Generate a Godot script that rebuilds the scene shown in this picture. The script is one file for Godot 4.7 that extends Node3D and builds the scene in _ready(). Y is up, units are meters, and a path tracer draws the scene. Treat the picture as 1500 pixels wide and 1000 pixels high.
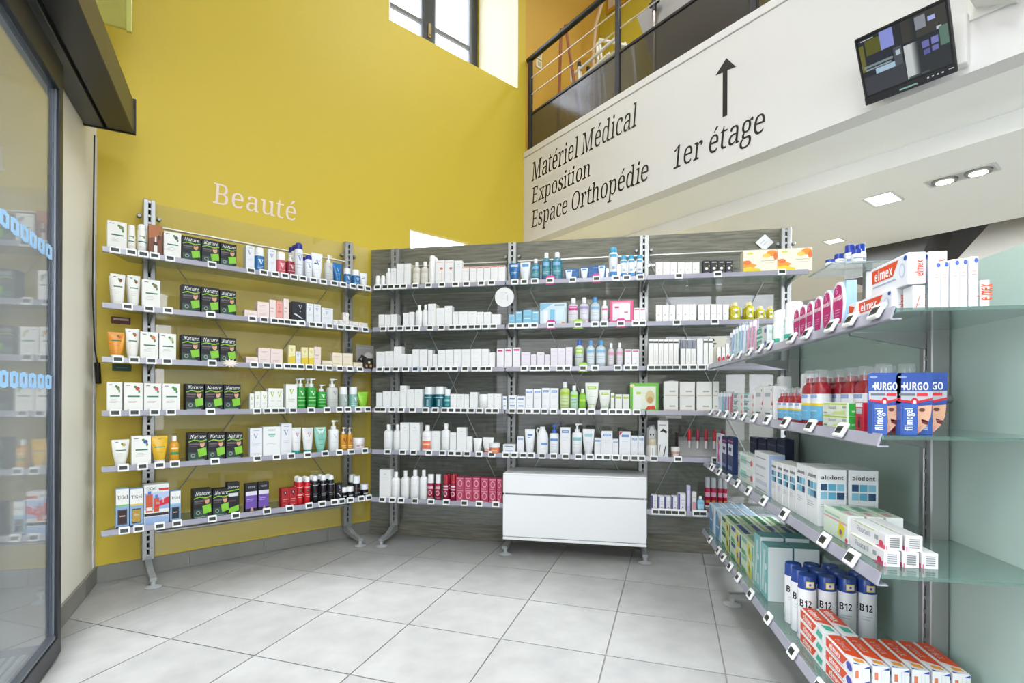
extends Node3D
# A pharmacy corner: yellow wall unit, grey panel unit and glass gondola full of goods under a mezzanine.

const YB := Vector3(-2.5102, 0, -2.7419)   # yellow wall: a point, along, towards the room
const YD := Vector3(0.61533, 0, -0.78827)
const YN := Vector3(0.78827, 0, 0.61533)
const WC := Vector3(-0.785, 0, -4.95)      # mezzanine front
const WD := Vector3(0.73183, 0, 0.68149)
const WN := Vector3(-0.68149, 0, 0.73183)
const EA := Vector3(-2.80, 0, -2.40)       # entrance wall
const ED := Vector3(0.612, 0, 0.791)
const EN := Vector3(0.791, 0, -0.612)
const TILE0 := Vector2(-1.8346, -1.9078)
const PZ := -3.66                          # grey panel plane
const TOPS := [1.815, 1.525, 1.245, 0.965, 0.675, 0.343]
const RTOPS := [1.25, 0.968, 0.66, 0.248]
const RFRONT := [0.63, 0.605, 0.605, 0.60]

var used := {}
var mats := {}
var protos := {}
var texts := {}
var items := []
var taglist := []


# ---------------------------------------------------------------- mesh builder
class MB:
	var v := PackedVector3Array()
	var n := PackedVector3Array()
	var c := PackedColorArray()
	var t := Transform3D()

	func tri(a: Vector3, b: Vector3, d: Vector3, na: Vector3, nb: Vector3, nd: Vector3, col: Color) -> void:
		var mir := t.basis.determinant() < 0
		for p in ([a, b, d] if mir else [a, d, b]):
			v.append(t * p)
		for p in ([na, nb, nd] if mir else [na, nd, nb]):
			n.append((t.basis * p).normalized())
		for i in 3:
			c.append(col)

	func poly(pts: Array, out: Vector3, col: Color) -> void:
		var nn: Vector3 = (pts[1] - pts[0]).cross(pts[2] - pts[0])
		if nn.dot(out) < 0:
			pts = pts.duplicate()
			pts.reverse()
			nn = -nn
		nn = nn.normalized()
		for i in range(1, pts.size() - 1):
			tri(pts[0], pts[i], pts[i + 1], nn, nn, nn, col)

	func box(lo: Vector3, hi: Vector3, col: Color, ch := 0.0) -> void:
		var m := (lo + hi) / 2
		var h := (hi - lo) / 2
		ch = minf(ch, minf(h.x, minf(h.y, h.z)) * 0.9)
		for ax in 3:
			var b := (ax + 1) % 3
			var d := (ax + 2) % 3
			for s in [-1.0, 1.0]:
				var pts := []
				for k in [[-1, -1], [1, -1], [1, 1], [-1, 1]]:
					var p := Vector3.ZERO
					p[ax] = h[ax] * s
					p[b] = (h[b] - ch) * k[0]
					p[d] = (h[d] - ch) * k[1]
					pts.append(m + p)
				var o := Vector3.ZERO
				o[ax] = s
				poly(pts, o, col)
			if ch > 0:
				for s in [[-1, -1], [1, -1], [1, 1], [-1, 1]]:
					var pts := []
					for k in [[0, -1], [0, 1], [1, 1], [1, -1]]:
						var p := Vector3.ZERO
						p[ax] = (h[ax] - ch) * k[1]
						p[b] = (h[b] - (ch if k[0] == 1 else 0.0)) * s[0]
						p[d] = (h[d] - (0.0 if k[0] == 1 else ch)) * s[1]
						pts.append(m + p)
					var o := Vector3.ZERO
					o[b] = s[0]
					o[d] = s[1]
					poly(pts, o, col)
		if ch > 0:
			for sx in [-1, 1]:
				for sy in [-1, 1]:
					for sz in [-1, 1]:
						var o := Vector3(sx, sy, sz)
						poly([m + o * (h - Vector3(0, ch, ch)), m + o * (h - Vector3(ch, 0, ch)), m + o * (h - Vector3(ch, ch, 0))], o, col)

	# rings: [y, half width, half depth]; pw < 1 squares the section; closed at both ends
	func loft(rings: Array, col: Color, segs := 16, pw := 1.0) -> void:
		var k := rings.size()
		var band := []
		for i in k - 1:
			var dr: float = (rings[i + 1][1] + rings[i + 1][2] - rings[i][1] - rings[i][2]) / 2
			var dy: float = rings[i + 1][0] - rings[i][0]
			band.append(Vector2(dy, -dr).normalized())
		for i in k - 1:
			var lo: Vector2 = band[i]
			var hi: Vector2 = band[i]
			if i > 0 and band[i - 1].dot(band[i]) > 0.75:
				lo = (band[i - 1] + band[i]).normalized()
			if i < k - 2 and band[i + 1].dot(band[i]) > 0.75:
				hi = (band[i + 1] + band[i]).normalized()
			for j in segs:
				var q := []
				for e in [[i, j, lo], [i, j + 1, lo], [i + 1, j + 1, hi], [i + 1, j, hi]]:
					q.append(ringpt(rings[e[0]], TAU * e[1] / segs, pw))
					var nn := ringn(rings[e[0]], TAU * e[1] / segs, pw)
					q.append((nn * e[2].x + Vector3.UP * e[2].y).normalized())
				# around goes from +z towards +x: outside sees it counter-clockwise
				tri(q[0], q[2], q[4], q[1], q[3], q[5], col)
				tri(q[0], q[4], q[6], q[1], q[5], q[7], col)
		for e in [[0, Vector3.DOWN], [k - 1, Vector3.UP]]:
			if rings[e[0]][1] > 0.0004:
				var pts := []
				for j in segs:
					pts.append(ringpt(rings[e[0]], TAU * j / segs, pw))
				poly(pts, e[1], col)

	static func ringpt(r: Array, th: float, pw: float) -> Vector3:
		var s := sin(th)
		var o := cos(th)
		return Vector3(r[1] * signf(s) * pow(absf(s), pw), r[0], r[2] * signf(o) * pow(absf(o), pw))

	static func ringn(r: Array, th: float, pw: float) -> Vector3:
		var s := sin(th)
		var o := cos(th)
		var e := 2.0 - pw
		return Vector3(signf(s) * pow(absf(s), e) / maxf(r[1], 0.0005), 0, signf(o) * pow(absf(o), e) / maxf(r[2], 0.0005)).normalized()

	func tube(path: Array, r: float, col: Color, segs := 8) -> void:
		var ups := []
		var k := path.size()
		var ref := Vector3.UP
		for i in k:
			var d: Vector3 = (path[mini(i + 1, k - 1)] - path[maxi(i - 1, 0)]).normalized()
			if absf(d.dot(ref)) > 0.95:
				ref = Vector3.RIGHT if absf(d.x) < 0.9 else Vector3.BACK
			var a := (ref - d * ref.dot(d)).normalized()
			ref = a
			ups.append([a, d.cross(a)])
		for i in k - 1:
			for j in segs:
				var q := []
				for e in [[i, j], [i, j + 1], [i + 1, j + 1], [i + 1, j]]:
					var th: float = TAU * e[1] / segs
					var nn: Vector3 = ups[e[0]][0] * cos(th) + ups[e[0]][1] * sin(th)
					q.append(path[e[0]] + nn * r)
					q.append(nn)
				tri(q[0], q[2], q[4], q[1], q[3], q[5], col)
				tri(q[0], q[4], q[6], q[1], q[5], q[7], col)
		for e in [[0, -1.0], [k - 1, 1.0]]:
			var pts := []
			for j in segs:
				pts.append(path[e[0]] + (ups[e[0]][0] * cos(TAU * j / segs) + ups[e[0]][1] * sin(TAU * j / segs)) * r)
			poly(pts, ups[e[0]][0].cross(ups[e[0]][1]) * e[1], col)

	# a flat outline (counter-clockwise or not) pushed from z0 to z1
	func prism(pts: PackedVector2Array, z0: float, z1: float, col: Color) -> void:
		var ids := Geometry2D.triangulate_polygon(pts)
		for z in [z0, z1]:
			for i in range(0, ids.size(), 3):
				var q := []
				for j in 3:
					q.append(Vector3(pts[ids[i + j]].x, pts[ids[i + j]].y, z))
				poly(q, Vector3(0, 0, z - (z0 + z1) / 2), col)
		var cw := Geometry2D.is_polygon_clockwise(pts)
		for i in pts.size():
			var a := pts[i]
			var b := pts[(i + 1) % pts.size()]
			var o := Vector3(b.y - a.y, a.x - b.x, 0) * (-1.0 if cw else 1.0)
			poly([Vector3(a.x, a.y, z0), Vector3(b.x, b.y, z0), Vector3(b.x, b.y, z1), Vector3(a.x, a.y, z1)], o, col)

	func mesh() -> ArrayMesh:
		var a := []
		a.resize(Mesh.ARRAY_MAX)
		a[Mesh.ARRAY_VERTEX] = v
		a[Mesh.ARRAY_NORMAL] = n
		a[Mesh.ARRAY_COLOR] = c
		var m := ArrayMesh.new()
		m.add_surface_from_arrays(Mesh.PRIMITIVE_TRIANGLES, a)
		return m


func hexc(s: String) -> Color:
	if s == "":
		return Color.WHITE
	return Color.html(s).srgb_to_linear()


func mat(key: String, col: Color, rough := 0.5, metal := 0.0, vc := false) -> StandardMaterial3D:
	if not mats.has(key):
		var m := StandardMaterial3D.new()
		m.resource_name = key
		m.albedo_color = col
		m.roughness = rough
		m.metallic = metal
		m.vertex_color_use_as_albedo = vc
		mats[key] = m
	return mats[key]


func pane(key: String, col: Color, rough := 0.03) -> StandardMaterial3D:
	var m := mat(key, col, rough)
	m.transparency = BaseMaterial3D.TRANSPARENCY_ALPHA
	return m


func noise_tex(sd: int, freq: float, a: Color, b: Color, size := 512) -> NoiseTexture2D:
	var f := FastNoiseLite.new()
	f.seed = sd
	f.frequency = freq
	f.fractal_octaves = 5
	var x := NoiseTexture2D.new()
	x.noise = f
	x.width = size
	x.height = size
	x.seamless = true
	var g := Gradient.new()
	g.set_color(0, a)
	g.set_color(1, b)
	x.color_ramp = g
	return x


func numbered(called: String) -> String:
	var k: int = used.get(called, 0)
	used[called] = k + 1
	return called if k == 0 else "%s_%03d" % [called, k]


func tag(o: Node3D, label: String, category: String, group := "") -> void:
	o.set_meta("label", label)
	o.set_meta("category", category)
	if group:
		o.set_meta("group", group)


func part(called: String, mb, m: Material, parent: Node) -> MeshInstance3D:
	var o := MeshInstance3D.new()
	o.name = called
	if parent.has_node(NodePath(called)):
		var k := 1
		while parent.has_node(NodePath("%s_%03d" % [called, k])):
			k += 1
		o.name = "%s_%03d" % [called, k]
	o.mesh = mb.mesh() if mb is MB else mb
	o.material_override = m
	parent.add_child(o, true)
	return o


func base(called: String, at: Vector3, turn := 0.0) -> Node3D:
	var o := Node3D.new()
	o.name = numbered(called)
	o.position = at
	o.rotation.y = turn
	add_child(o, true)
	return o


func single(called: String, mb: MB, m: Material, at := Vector3.ZERO, turn := 0.0) -> MeshInstance3D:
	var o := MeshInstance3D.new()
	o.name = numbered(called)
	o.mesh = mb.mesh()
	o.material_override = m
	o.position = at
	o.rotation.y = turn
	add_child(o, true)
	return o


func struct(called: String, mb: MB, m: Material) -> MeshInstance3D:
	var o := single(called, mb, m)
	o.set_meta("kind", "structure")
	return o


# a box in one of the wall frames: along, height, out of the wall
func wbox(mb: MB, o: Vector3, d: Vector3, nn: Vector3, s0: float, s1: float, h0: float, h1: float, t0: float, t1: float, col := Color.WHITE, ch := 0.0) -> void:
	var keep := mb.t
	mb.t = keep * Transform3D(d, Vector3.UP, nn, o)
	mb.box(Vector3(s0, h0, t0), Vector3(s1, h1, t1), col, ch)
	mb.t = keep


# ---------------------------------------------------------------- print on packages
func letters(text: String, face: String) -> Array:
	var key := face + text
	if not texts.has(key):
		var f := SystemFont.new()
		f.font_names = PackedStringArray(["Droid Serif" if face[0] == "s" else "Droid Sans"])
		f.font_weight = 700 if face.ends_with("b") else 400
		var m := TextMesh.new()
		m.font = f
		m.font_size = 32
		m.pixel_size = 0.03125
		m.depth = 0.0
		m.curve_step = 3.0
		m.text = text
		m.horizontal_alignment = HORIZONTAL_ALIGNMENT_CENTER
		m.vertical_alignment = VERTICAL_ALIGNMENT_CENTER
		var a := m.surface_get_arrays(0)
		var pts := PackedVector2Array()
		var ids: PackedInt32Array = a[Mesh.ARRAY_INDEX]
		var vs: PackedVector3Array = a[Mesh.ARRAY_VERTEX]
		var lo := Vector2(9, 9)
		var hi := Vector2(-9, -9)
		for i in range(0, ids.size(), 3):
			for j in 3:
				var p := vs[ids[i + j]]
				pts.append(Vector2(p.x, p.y))
				lo = lo.min(Vector2(p.x, p.y))
				hi = hi.max(Vector2(p.x, p.y))
		for i in pts.size():
			pts[i] -= (lo + hi) / 2
		texts[key] = [pts, hi - lo]
	return texts[key]


# surf: {"W","H"} with "kind" box (a frame) or loft (rings); returns point, normal for u in -0.5..0.5, v in 0..1
func on(surf: Dictionary, u: float, v: float, off: float) -> Array:
	if surf.has("frame"):
		var f: Transform3D = surf.frame
		return [f * Vector3(u * surf.W, v * surf.H, off), f.basis.z]
	var y: float = v * surf.H
	var rings: Array = surf.rings
	var i := 0
	while i < rings.size() - 2 and rings[i + 1][0] < y:
		i += 1
	var k: float = clampf((y - rings[i][0]) / maxf(rings[i + 1][0] - rings[i][0], 1e-5), 0, 1)
	var r := [y, lerpf(rings[i][1], rings[i + 1][1], k), lerpf(rings[i][2], rings[i + 1][2], k)]
	var th: float = clampf(u, -0.5, 0.5) * 2.0
	th = asin(clampf(th, -1, 1)) * 0.97
	var pw: float = surf.get("pw", 1.0)
	var nn := MB.ringn(r, th, pw)
	return [MB.ringpt(r, th, pw) + nn * off, nn]


func print_on(mb: MB, surfs: Dictionary, ops: String, arg: PackedStringArray) -> void:
	var surf: Dictionary = surfs["F"]
	var k := 0
	for op in ops.split(";", false):
		var w := op.strip_edges().split(" ", false)
		for i in w.size():
			if w[i].begins_with("$"):
				w[i] = arg[int(w[i].substr(1))]
		var off := 0.0004 + 0.0001 * minf(k, 9)
		k += 1
		var curved: bool = surf.has("rings")
		match w[0]:
			"@":
				if surfs.has(w[1]):
					surf = surfs[w[1]]
				else:
					return
			"r":
				var col := hexc(w[5])
				var a := Vector2(float(w[1]), float(w[2]))
				var b := Vector2(float(w[3]), float(w[4]))
				var nu := maxi(1, int(ceil((b.x - a.x) * 9))) if curved else 1
				var nv := 3 if curved else 1
				for i in nu:
					for j in nv:
						var q := []
						for e in [[i, j], [i + 1, j], [i + 1, j + 1], [i, j + 1]]:
							q.append(on(surf, lerpf(a.x, b.x, float(e[0]) / nu), lerpf(a.y, b.y, float(e[1]) / nv), off))
						mb.tri(q[0][0], q[1][0], q[2][0], q[0][1], q[1][1], q[2][1], col)
						mb.tri(q[0][0], q[2][0], q[3][0], q[0][1], q[2][1], q[3][1], col)
			"w":   # a band all round: v v colour
				var rings := [[float(w[1]) * surf.H, 0, 0]]
				for e in surf.rings:
					if e[0] > float(w[1]) * surf.H and e[0] < float(w[2]) * surf.H:
						rings.append([e[0], 0, 0])
				rings.append([float(w[2]) * surf.H, 0, 0])
				for e in rings:
					var i := 0
					while i < surf.rings.size() - 2 and surf.rings[i + 1][0] < e[0]:
						i += 1
					var kk: float = clampf((e[0] - surf.rings[i][0]) / maxf(surf.rings[i + 1][0] - surf.rings[i][0], 1e-5), 0, 1)
					e[1] = lerpf(surf.rings[i][1], surf.rings[i + 1][1], kk) + off
					e[2] = lerpf(surf.rings[i][2], surf.rings[i + 1][2], kk) + off
				mb.loft(rings, hexc(w[3]), 20, surf.get("pw", 1.0))
			"e":
				var col := hexc(w[5])
				var m := on(surf, float(w[1]), float(w[2]), off)
				for j in 12:
					var q := []
					for e in [j, j + 1]:
						q.append(on(surf, float(w[1]) + cos(TAU * e / 12) * float(w[3]), float(w[2]) + sin(TAU * e / 12) * float(w[4]), off))
					mb.tri(m[0], q[0][0], q[1][0], m[1], q[0][1], q[1][1], col)
			"p":
				var col := hexc(w[1])
				var pts := PackedVector2Array()
				for j in range(2, w.size() - 1, 2):
					pts.append(Vector2(float(w[j]), float(w[j + 1])))
				if Geometry2D.is_polygon_clockwise(pts):
					pts.reverse()
				var ids := Geometry2D.triangulate_polygon(pts)
				for i in range(0, ids.size(), 3):
					var q := []
					for j in 3:
						q.append(on(surf, pts[ids[i + j]].x, pts[ids[i + j]].y, off))
					var cr: Vector3 = (q[1][0] - q[0][0]).cross(q[2][0] - q[0][0])
					if cr.dot(q[0][1]) < 0:
						q.reverse()
					mb.tri(q[0][0], q[1][0], q[2][0], q[0][1], q[1][1], q[2][1], col)
			"t", "T":   # text u v height colour face maxwidth
				var face: String = w[6] if w.size() > 6 else "n"
				var l := letters(w[1].replace("_", " "), face)
				var hh: float = float(w[4]) * surf.H
				var run: float = surf.W if w[0] == "t" else surf.H
				var most: float = (float(w[7]) if w.size() > 7 else 0.9) * run
				var fy: float = hh / l[1].y
				var fx: float = minf(fy, most / l[1].x)
				var col := hexc(w[5])
				var pts: PackedVector2Array = l[0]
				for i in range(0, pts.size(), 3):
					var q := []
					for j in 3:
						var p := Vector2(pts[i + j].x * fx + (pts[i + j].y * fy * 0.25 if face.contains("i") else 0.0), pts[i + j].y * fy)
						if w[0] == "T":
							p = Vector2(-p.y, p.x)
						q.append(on(surf, float(w[2]) + p.x / surf.W, float(w[3]) + p.y / surf.H, off))
					var cr: Vector3 = (q[1][0] - q[0][0]).cross(q[2][0] - q[0][0])
					if cr.dot(q[0][1]) < 0:
						q.reverse()
					mb.tri(q[0][0], q[1][0], q[2][0], q[0][1], q[1][1], q[2][1], col)


func vm(key := "carton") -> StandardMaterial3D:   # materials that take the package's own colours
	match key:
		"carton": return mat("carton_board", Color(0.94, 0.94, 0.94), 0.45, 0, true)
		"gloss": return mat("glossy_plastic", Color(0.95, 0.95, 0.95), 0.25, 0, true)
		"metal": return mat("brushed_aluminium", Color.WHITE, 0.38, 0.75, true)
		_: return mat("matt_plastic", Color.WHITE, 0.6, 0, true)


var NAMES := {"carton": ["carton", "box"], "tube": ["cream_tube", "tube"], "bottle": ["bottle", "bottle"], "roll": ["capped_bottle", "bottle"], "can": ["spray_can", "spray can"], "pump": ["pump_bottle", "bottle"], "jar": ["cosmetic_jar", "jar"], "jug": ["handled_flask", "flask"], "wash": ["mouthwash_bottle", "bottle"], "brush": ["toothbrush_pack", "toothbrush"], "heart": ["blister_carton", "box"], "urgo": ["blister_card", "blister pack"]}


func boxfaces(w: float, h: float, d: float) -> Dictionary:
	return {
		"F": {"W": w, "H": h, "frame": Transform3D(Basis(), Vector3(0, 0, d / 2))},
		"R": {"W": d, "H": h, "frame": Transform3D(Basis(Vector3(0, 0, -1), Vector3.UP, Vector3.RIGHT), Vector3(w / 2, 0, 0))},
		"L": {"W": d, "H": h, "frame": Transform3D(Basis(Vector3(0, 0, 1), Vector3.UP, Vector3.LEFT), Vector3(-w / 2, 0, 0))},
		"T": {"W": w, "H": d, "frame": Transform3D(Basis(Vector3.RIGHT, Vector3(0, 0, -1), Vector3.UP), Vector3(0, h, d / 2))},
	}


func build_item(kind: String, w: float, h: float, d: float, style: String) -> Node3D:
	var sw := style.split(" ", false)
	var st: Array = STYLES.get(sw[0], ["f3f3f1", "f3f3f1", ""])
	var arg := sw.slice(1)
	var col := hexc(arg[int(st[0].substr(1))] if st[0].begins_with("$") else st[0])
	var cap := hexc(arg[int(st[1].substr(1))] if st[1].begins_with("$") else st[1])
	var ops: String = st[2]
	if kind == "carton":
		var mb := MB.new()
		mb.box(Vector3(-w / 2, 0, -d / 2), Vector3(w / 2, h, d / 2), col, 0.001)
		if ops.begins_with("!"):   # open end flap seams on top
			ops = ops.substr(1)
		print_on(mb, boxfaces(w, h, d), ops, arg)
		var o := MeshInstance3D.new()
		o.mesh = mb.mesh()
		o.material_override = vm("carton")
		return o
	var root := Node3D.new()
	var a := w / 2
	var body := MB.new()
	var lab := MB.new()
	var lid := MB.new()
	var surf: Dictionary = {"W": w, "H": h}
	var bm := vm("gloss")
	var pw := 1.0
	match kind:
		"tube":
			var r := minf(a * 0.74, 0.024)
			var rings := [[h * 0.13, r, r], [h * 0.16, r * 1.08, r], [h * 0.5, a * 0.9, r * 0.75], [h * 0.93, a, 0.004], [h * 0.935, a, 0.0016], [h, a, 0.0016]]
			body.loft(rings, col, 20)
			surf.rings = rings
			lid.loft([[0, r * 0.97, r * 0.97], [0.002, r, r], [h * 0.13, r, r]], cap, 20)
		"bottle", "jug":
			var b := minf(a, 0.034) if kind == "bottle" else a * 0.8
			pw = 0.8 if kind == "bottle" else 1.0
			var rings := [[0, a * 0.92, b * 0.92], [0.003, a, b], [h * 0.66, a, b], [h * 0.71, a * 0.95, b * 0.95], [h * 0.76, a * 0.75, b * 0.75], [h * 0.79, a * 0.42, a * 0.42], [h * 0.82, a * 0.4, a * 0.4]]
			if kind == "jug":
				rings = [[0, a * 0.9, b * 0.9], [0.003, a, b], [h * 0.6, a, b], [h * 0.72, a * 0.9, b * 0.9], [h * 0.84, a * 0.62, b * 0.62], [h * 0.9, a * 0.5, a * 0.5]]
				body.tube([Vector3(-a * 0.5, h * 0.9, 0), Vector3(-a * 0.85, h * 0.95, 0), Vector3(-a * 1.0, h * 0.85, 0), Vector3(-a * 0.85, h * 0.7, 0)], 0.005, col, 6)
			body.loft(rings, col, 20, pw)
			surf.rings = rings
			var y0: float = h * (0.9 if kind == "jug" else 0.81)
			lid.loft([[y0, a * 0.46, a * 0.46], [h * 0.985, a * 0.45, a * 0.45], [h, a * 0.4, a * 0.4]], cap, 16)
		"roll":
			pw = 0.9
			var b := minf(a, 0.032)
			var rings := [[0, a * 0.9, b * 0.9], [0.003, a, b], [h * 0.62, a, b], [h * 0.66, a * 0.93, b * 0.93]]
			body.loft(rings, col, 20, pw)
			surf.rings = rings
			lid.loft([[h * 0.66, a * 0.88, b * 0.88], [h * 0.97, a * 0.84, b * 0.84], [h, a * 0.76, b * 0.76]], cap, 20, pw)
			surf.capr = a * 0.86
		"b12":
			var rings := [[0, a * 0.93, a * 0.93], [0.004, a, a], [h * 0.79, a, a], [h * 0.81, a * 0.95, a * 0.95]]
			body.loft(rings, col, 24)
			surf.rings = rings
			lid.loft([[h * 0.81, a * 0.96, a * 0.96], [h * 0.975, a * 0.96, a * 0.96], [h, a * 0.88, a * 0.88]], cap, 24)
			lid.loft([[h * 0.795, a * 0.99, a * 0.99], [h * 0.812, a * 0.99, a * 0.99]], cap, 24)
		"can":
			var rings := [[0, a * 0.92, a * 0.92], [0.003, a, a], [h * 0.76, a, a], [h * 0.79, a * 0.9, a * 0.9], [h * 0.815, a * 0.8, a * 0.8]]
			body.loft(rings, col, 18)
			surf.rings = rings
			lid.loft([[h * 0.815, a * 0.86, a * 0.86], [h * 0.92, a * 0.86, a * 0.86], [h * 0.97, a * 0.74, a * 0.74], [h * 0.992, a * 0.48, a * 0.48], [h, a * 0.1, a * 0.1]], cap, 18)
		"pump":
			pw = 0.75
			var b := minf(a, 0.03)
			var rings := [[0, a * 0.93, b * 0.93], [0.003, a, b], [h * 0.66, a, b], [h * 0.7, a * 0.9, b * 0.9], [h * 0.72, a * 0.5, a * 0.5]]
			body.loft(rings, col, 20, pw)
			surf.rings = rings
			lid.loft([[h * 0.72, a * 0.52, a * 0.52], [h * 0.82, a * 0.5, a * 0.5], [h * 0.825, a * 0.2, a * 0.2], [h * 0.93, a * 0.18, a * 0.18]], cap, 14)
			lid.box(Vector3(-a * 0.36, h * 0.93, -a * 0.3), Vector3(a * 0.36, h, a * 0.3), cap, 0.003)
			lid.box(Vector3(a * 0.3, h * 0.955, -a * 0.14), Vector3(a * 0.95, h * 0.99, a * 0.14), cap, 0.002)
		"jar":
			var b := minf(a, 0.04)
			var rings := [[0, a * 0.9, b * 0.9], [0.003, a * 0.97, b * 0.97], [h * 0.58, a * 0.97, b * 0.97]]
			body.loft(rings, col, 20)
			surf.rings = rings
			lid.loft([[h * 0.58, a, b], [h * 0.96, a, b], [h, a * 0.93, b * 0.93]], cap, 20)
		"wash":
			pw = 0.7
			var b := a * 0.66
			var rings := [[0, a * 0.93, b * 0.93], [0.004, a, b], [h * 0.62, a, b], [h * 0.7, a * 0.9, b * 0.9], [h * 0.755, a * 0.5, b * 0.6], [h * 0.78, a * 0.42, a * 0.42], [h * 0.86, a * 0.38, a * 0.38]]
			body.loft(rings, col, 20, pw)
			surf.rings = rings
			lid.loft([[h * 0.765, a * 0.62, a * 0.62], [h * 0.98, a * 0.5, a * 0.5], [h, a * 0.46, a * 0.46]], Color.WHITE, 18)
		"brush":
			body.box(Vector3(-a, 0, -d / 2), Vector3(a, h, -d / 2 + 0.0015), col, 0.0005)
			surf.frame = Transform3D(Basis(), Vector3(0, 0, -d / 2 + 0.0016))
			lab.tube([Vector3(-a * 0.2, h * 0.08, 0), Vector3(0, h * 0.4, 0.002), Vector3(a * 0.15, h * 0.62, 0), Vector3(0, h * 0.92, 0)], minf(0.0055, a * 0.4), cap, 8)
			lab.box(Vector3(-a * 0.35, h * 0.76, 0), Vector3(a * 0.35, h * 0.92, 0.012), hexc("f4f6fa"), 0.001)
			lid.box(Vector3(-a * 0.8, h * 0.04, -d / 2 + 0.002), Vector3(a * 0.8, h * 0.96, d / 2), Color.WHITE, 0.003)
		"heart":
			body.box(Vector3(-a, 0, -d / 2), Vector3(a, h, d / 2 - 0.006), col, 0.001)
			surf.frame = Transform3D(Basis(), Vector3(0, 0, d / 2))
			var pts := PackedVector2Array()
			for j in 20:
				var th := TAU * j / 20.0
				pts.append(Vector2(cos(th) * a * 0.98 * (1.0 + 0.12 * sin(th)), h * 0.52 + sin(th) * h * 0.5))
			lab.prism(pts, d / 2 - 0.006, d / 2, hexc("f7f2f6"))
		"urgo":
			var pts := PackedVector2Array()
			for e in [[-0.5, 0.94], [-0.47, 0.98], [-0.4, 1], [0.5, 1], [0.5, 0.55], [0.46, 0.35], [0.36, 0.18], [0.2, 0.05], [0.05, 0], [-0.5, 0]]:
				pts.append(Vector2(e[0] * w, e[1] * h))
			body.prism(pts, -0.001, 0.001, col)
			surf.frame = Transform3D(Basis(), Vector3(0, 0, 0.0012))
			lid.box(Vector3(-a, 0, 0.001), Vector3(-a * 0.1, h * 0.5, 0.022), cap, 0.001)
	if ops:
		surf.pw = pw
		var pm := MB.new()
		var ss := {"F": surf}
		if kind == "urgo":
			ss["C"] = {"W": w * 0.45, "H": h * 0.5, "frame": Transform3D(Basis(), Vector3(-a * 0.55, 0, 0.0222))}
		if kind == "b12" or kind == "roll":
			ss["C"] = {"W": w, "H": h, "rings": [[h * 0.66, a * 0.965, a * 0.965], [h, a * 0.965, a * 0.965]]}
		print_on(pm, ss, ops, arg)
		if pm.v.size():
			body_label(root, pm)
	part("card" if kind in ["brush", "urgo"] else "carton" if kind == "heart" else "body", body, bm if kind not in ["brush", "urgo", "heart"] else vm("carton"), root)
	if lab.v.size():
		part("toothbrush" if kind == "brush" else "blister", lab, vm("gloss"), root)
	if lid.v.size():
		var clear: bool = kind in ["wash", "brush"]
		part("clear_cover" if kind == "brush" else "small_box" if kind == "urgo" else "pump" if kind == "pump" else "lid" if kind == "jar" else "cap", lid, pane("clear_plastic", Color(0.93, 0.95, 0.97, 0.16 if kind == "wash" else 0.12), 0.08) if clear else vm("gloss"), root)
	return root


func body_label(root: Node3D, pm: MB) -> void:
	part("printed_label", pm, vm("carton"), root)


# ---------------------------------------------------------------- stock on the shelves
const SHELF := {
	"Y": ["top", "second", "third", "fourth", "fifth", "bottom"],
	"R": ["top", "second", "third", "bottom"],
}


func where(shelf: String, s: float) -> String:
	var k := int(shelf[1]) - 1
	if shelf[0] == "Y":
		return "%s yellow wall shelf" % SHELF.Y[k]
	if shelf[0] == "R":
		return "%s glass gondola shelf" % SHELF.R[k]
	return "%s back shelf, %s bay" % [SHELF.Y[k], "left" if s < -0.65 else "middle" if s < 0.255 else "right"]


func spot(shelf: String, s: float, f: float) -> Transform3D:   # on the shelf, f behind its front edge
	var k := int(shelf[1]) - 1
	match shelf[0]:
		"Y":
			return Transform3D(Basis(YD, Vector3.UP, YN), YB + YD * s + YN * (0.29 - f) + Vector3.UP * TOPS[k])
		"B":
			return Transform3D(Basis(), Vector3(s, TOPS[k], PZ + 0.31 - f))
	return Transform3D(Basis(Vector3.BACK, Vector3.UP, Vector3.LEFT), Vector3(RFRONT[k] + f, RTOPS[k], s))


# l holds place along the shelf, width and height in millimetres, three numbers a piece
func q(shelf: String, kind: String, style: String, desc: String, l: Array, o := {}) -> void:
	for i in range(0, l.size(), 3):
		var w: float = (l[i + 1] - (1.6 if kind in ["carton", "stack"] else 0.0)) / 1000.0
		var h: float = l[i + 2] / 1000.0
		var d: float = o.get("d", 0) / 1000.0
		if d == 0.0:
			d = clampf(w * 0.7, 0.03, 0.06) if kind in ["carton", "stack"] else minf(w, 0.066)
		var f: float = 0.012 + d / 2 - o.get("f", 0) / 1000.0
		for r in 1 + int(o.get("rows", 0)):
			var t := spot(shelf, l[i] / 1000.0, f + r * (d + 0.006))
			if o.has("x"):   # faces the aisle's near end instead
				t = Transform3D(Basis.from_euler(Vector3(0, o.get("turn", 0.0), 0)), Vector3(o.x / 1000.0, RTOPS[int(shelf[1]) - 1], l[i] / 1000.0 - r * (d + 0.006)))
			t.origin.y += o.get("y", 0) / 1000.0
			if kind == "stack":
				for u in 2:
					var t2 := t
					t2.origin.y += u * h / 2
					items.append({"shelf": shelf, "kind": "carton", "style": style, "desc": ("upper " if u else "lower ") + desc, "s": l[i], "w": w, "h": h / 2, "d": d, "t": t2, "row": r})
			else:
				items.append({"shelf": shelf, "kind": kind, "style": style, "desc": desc + (["", ", behind", ", third deep", ", fourth deep", ", fifth deep", ", rearmost"][mini(r, 5)]), "s": l[i] + o.get("x", 0), "w": w, "h": h, "d": d, "t": t, "row": r})


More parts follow.
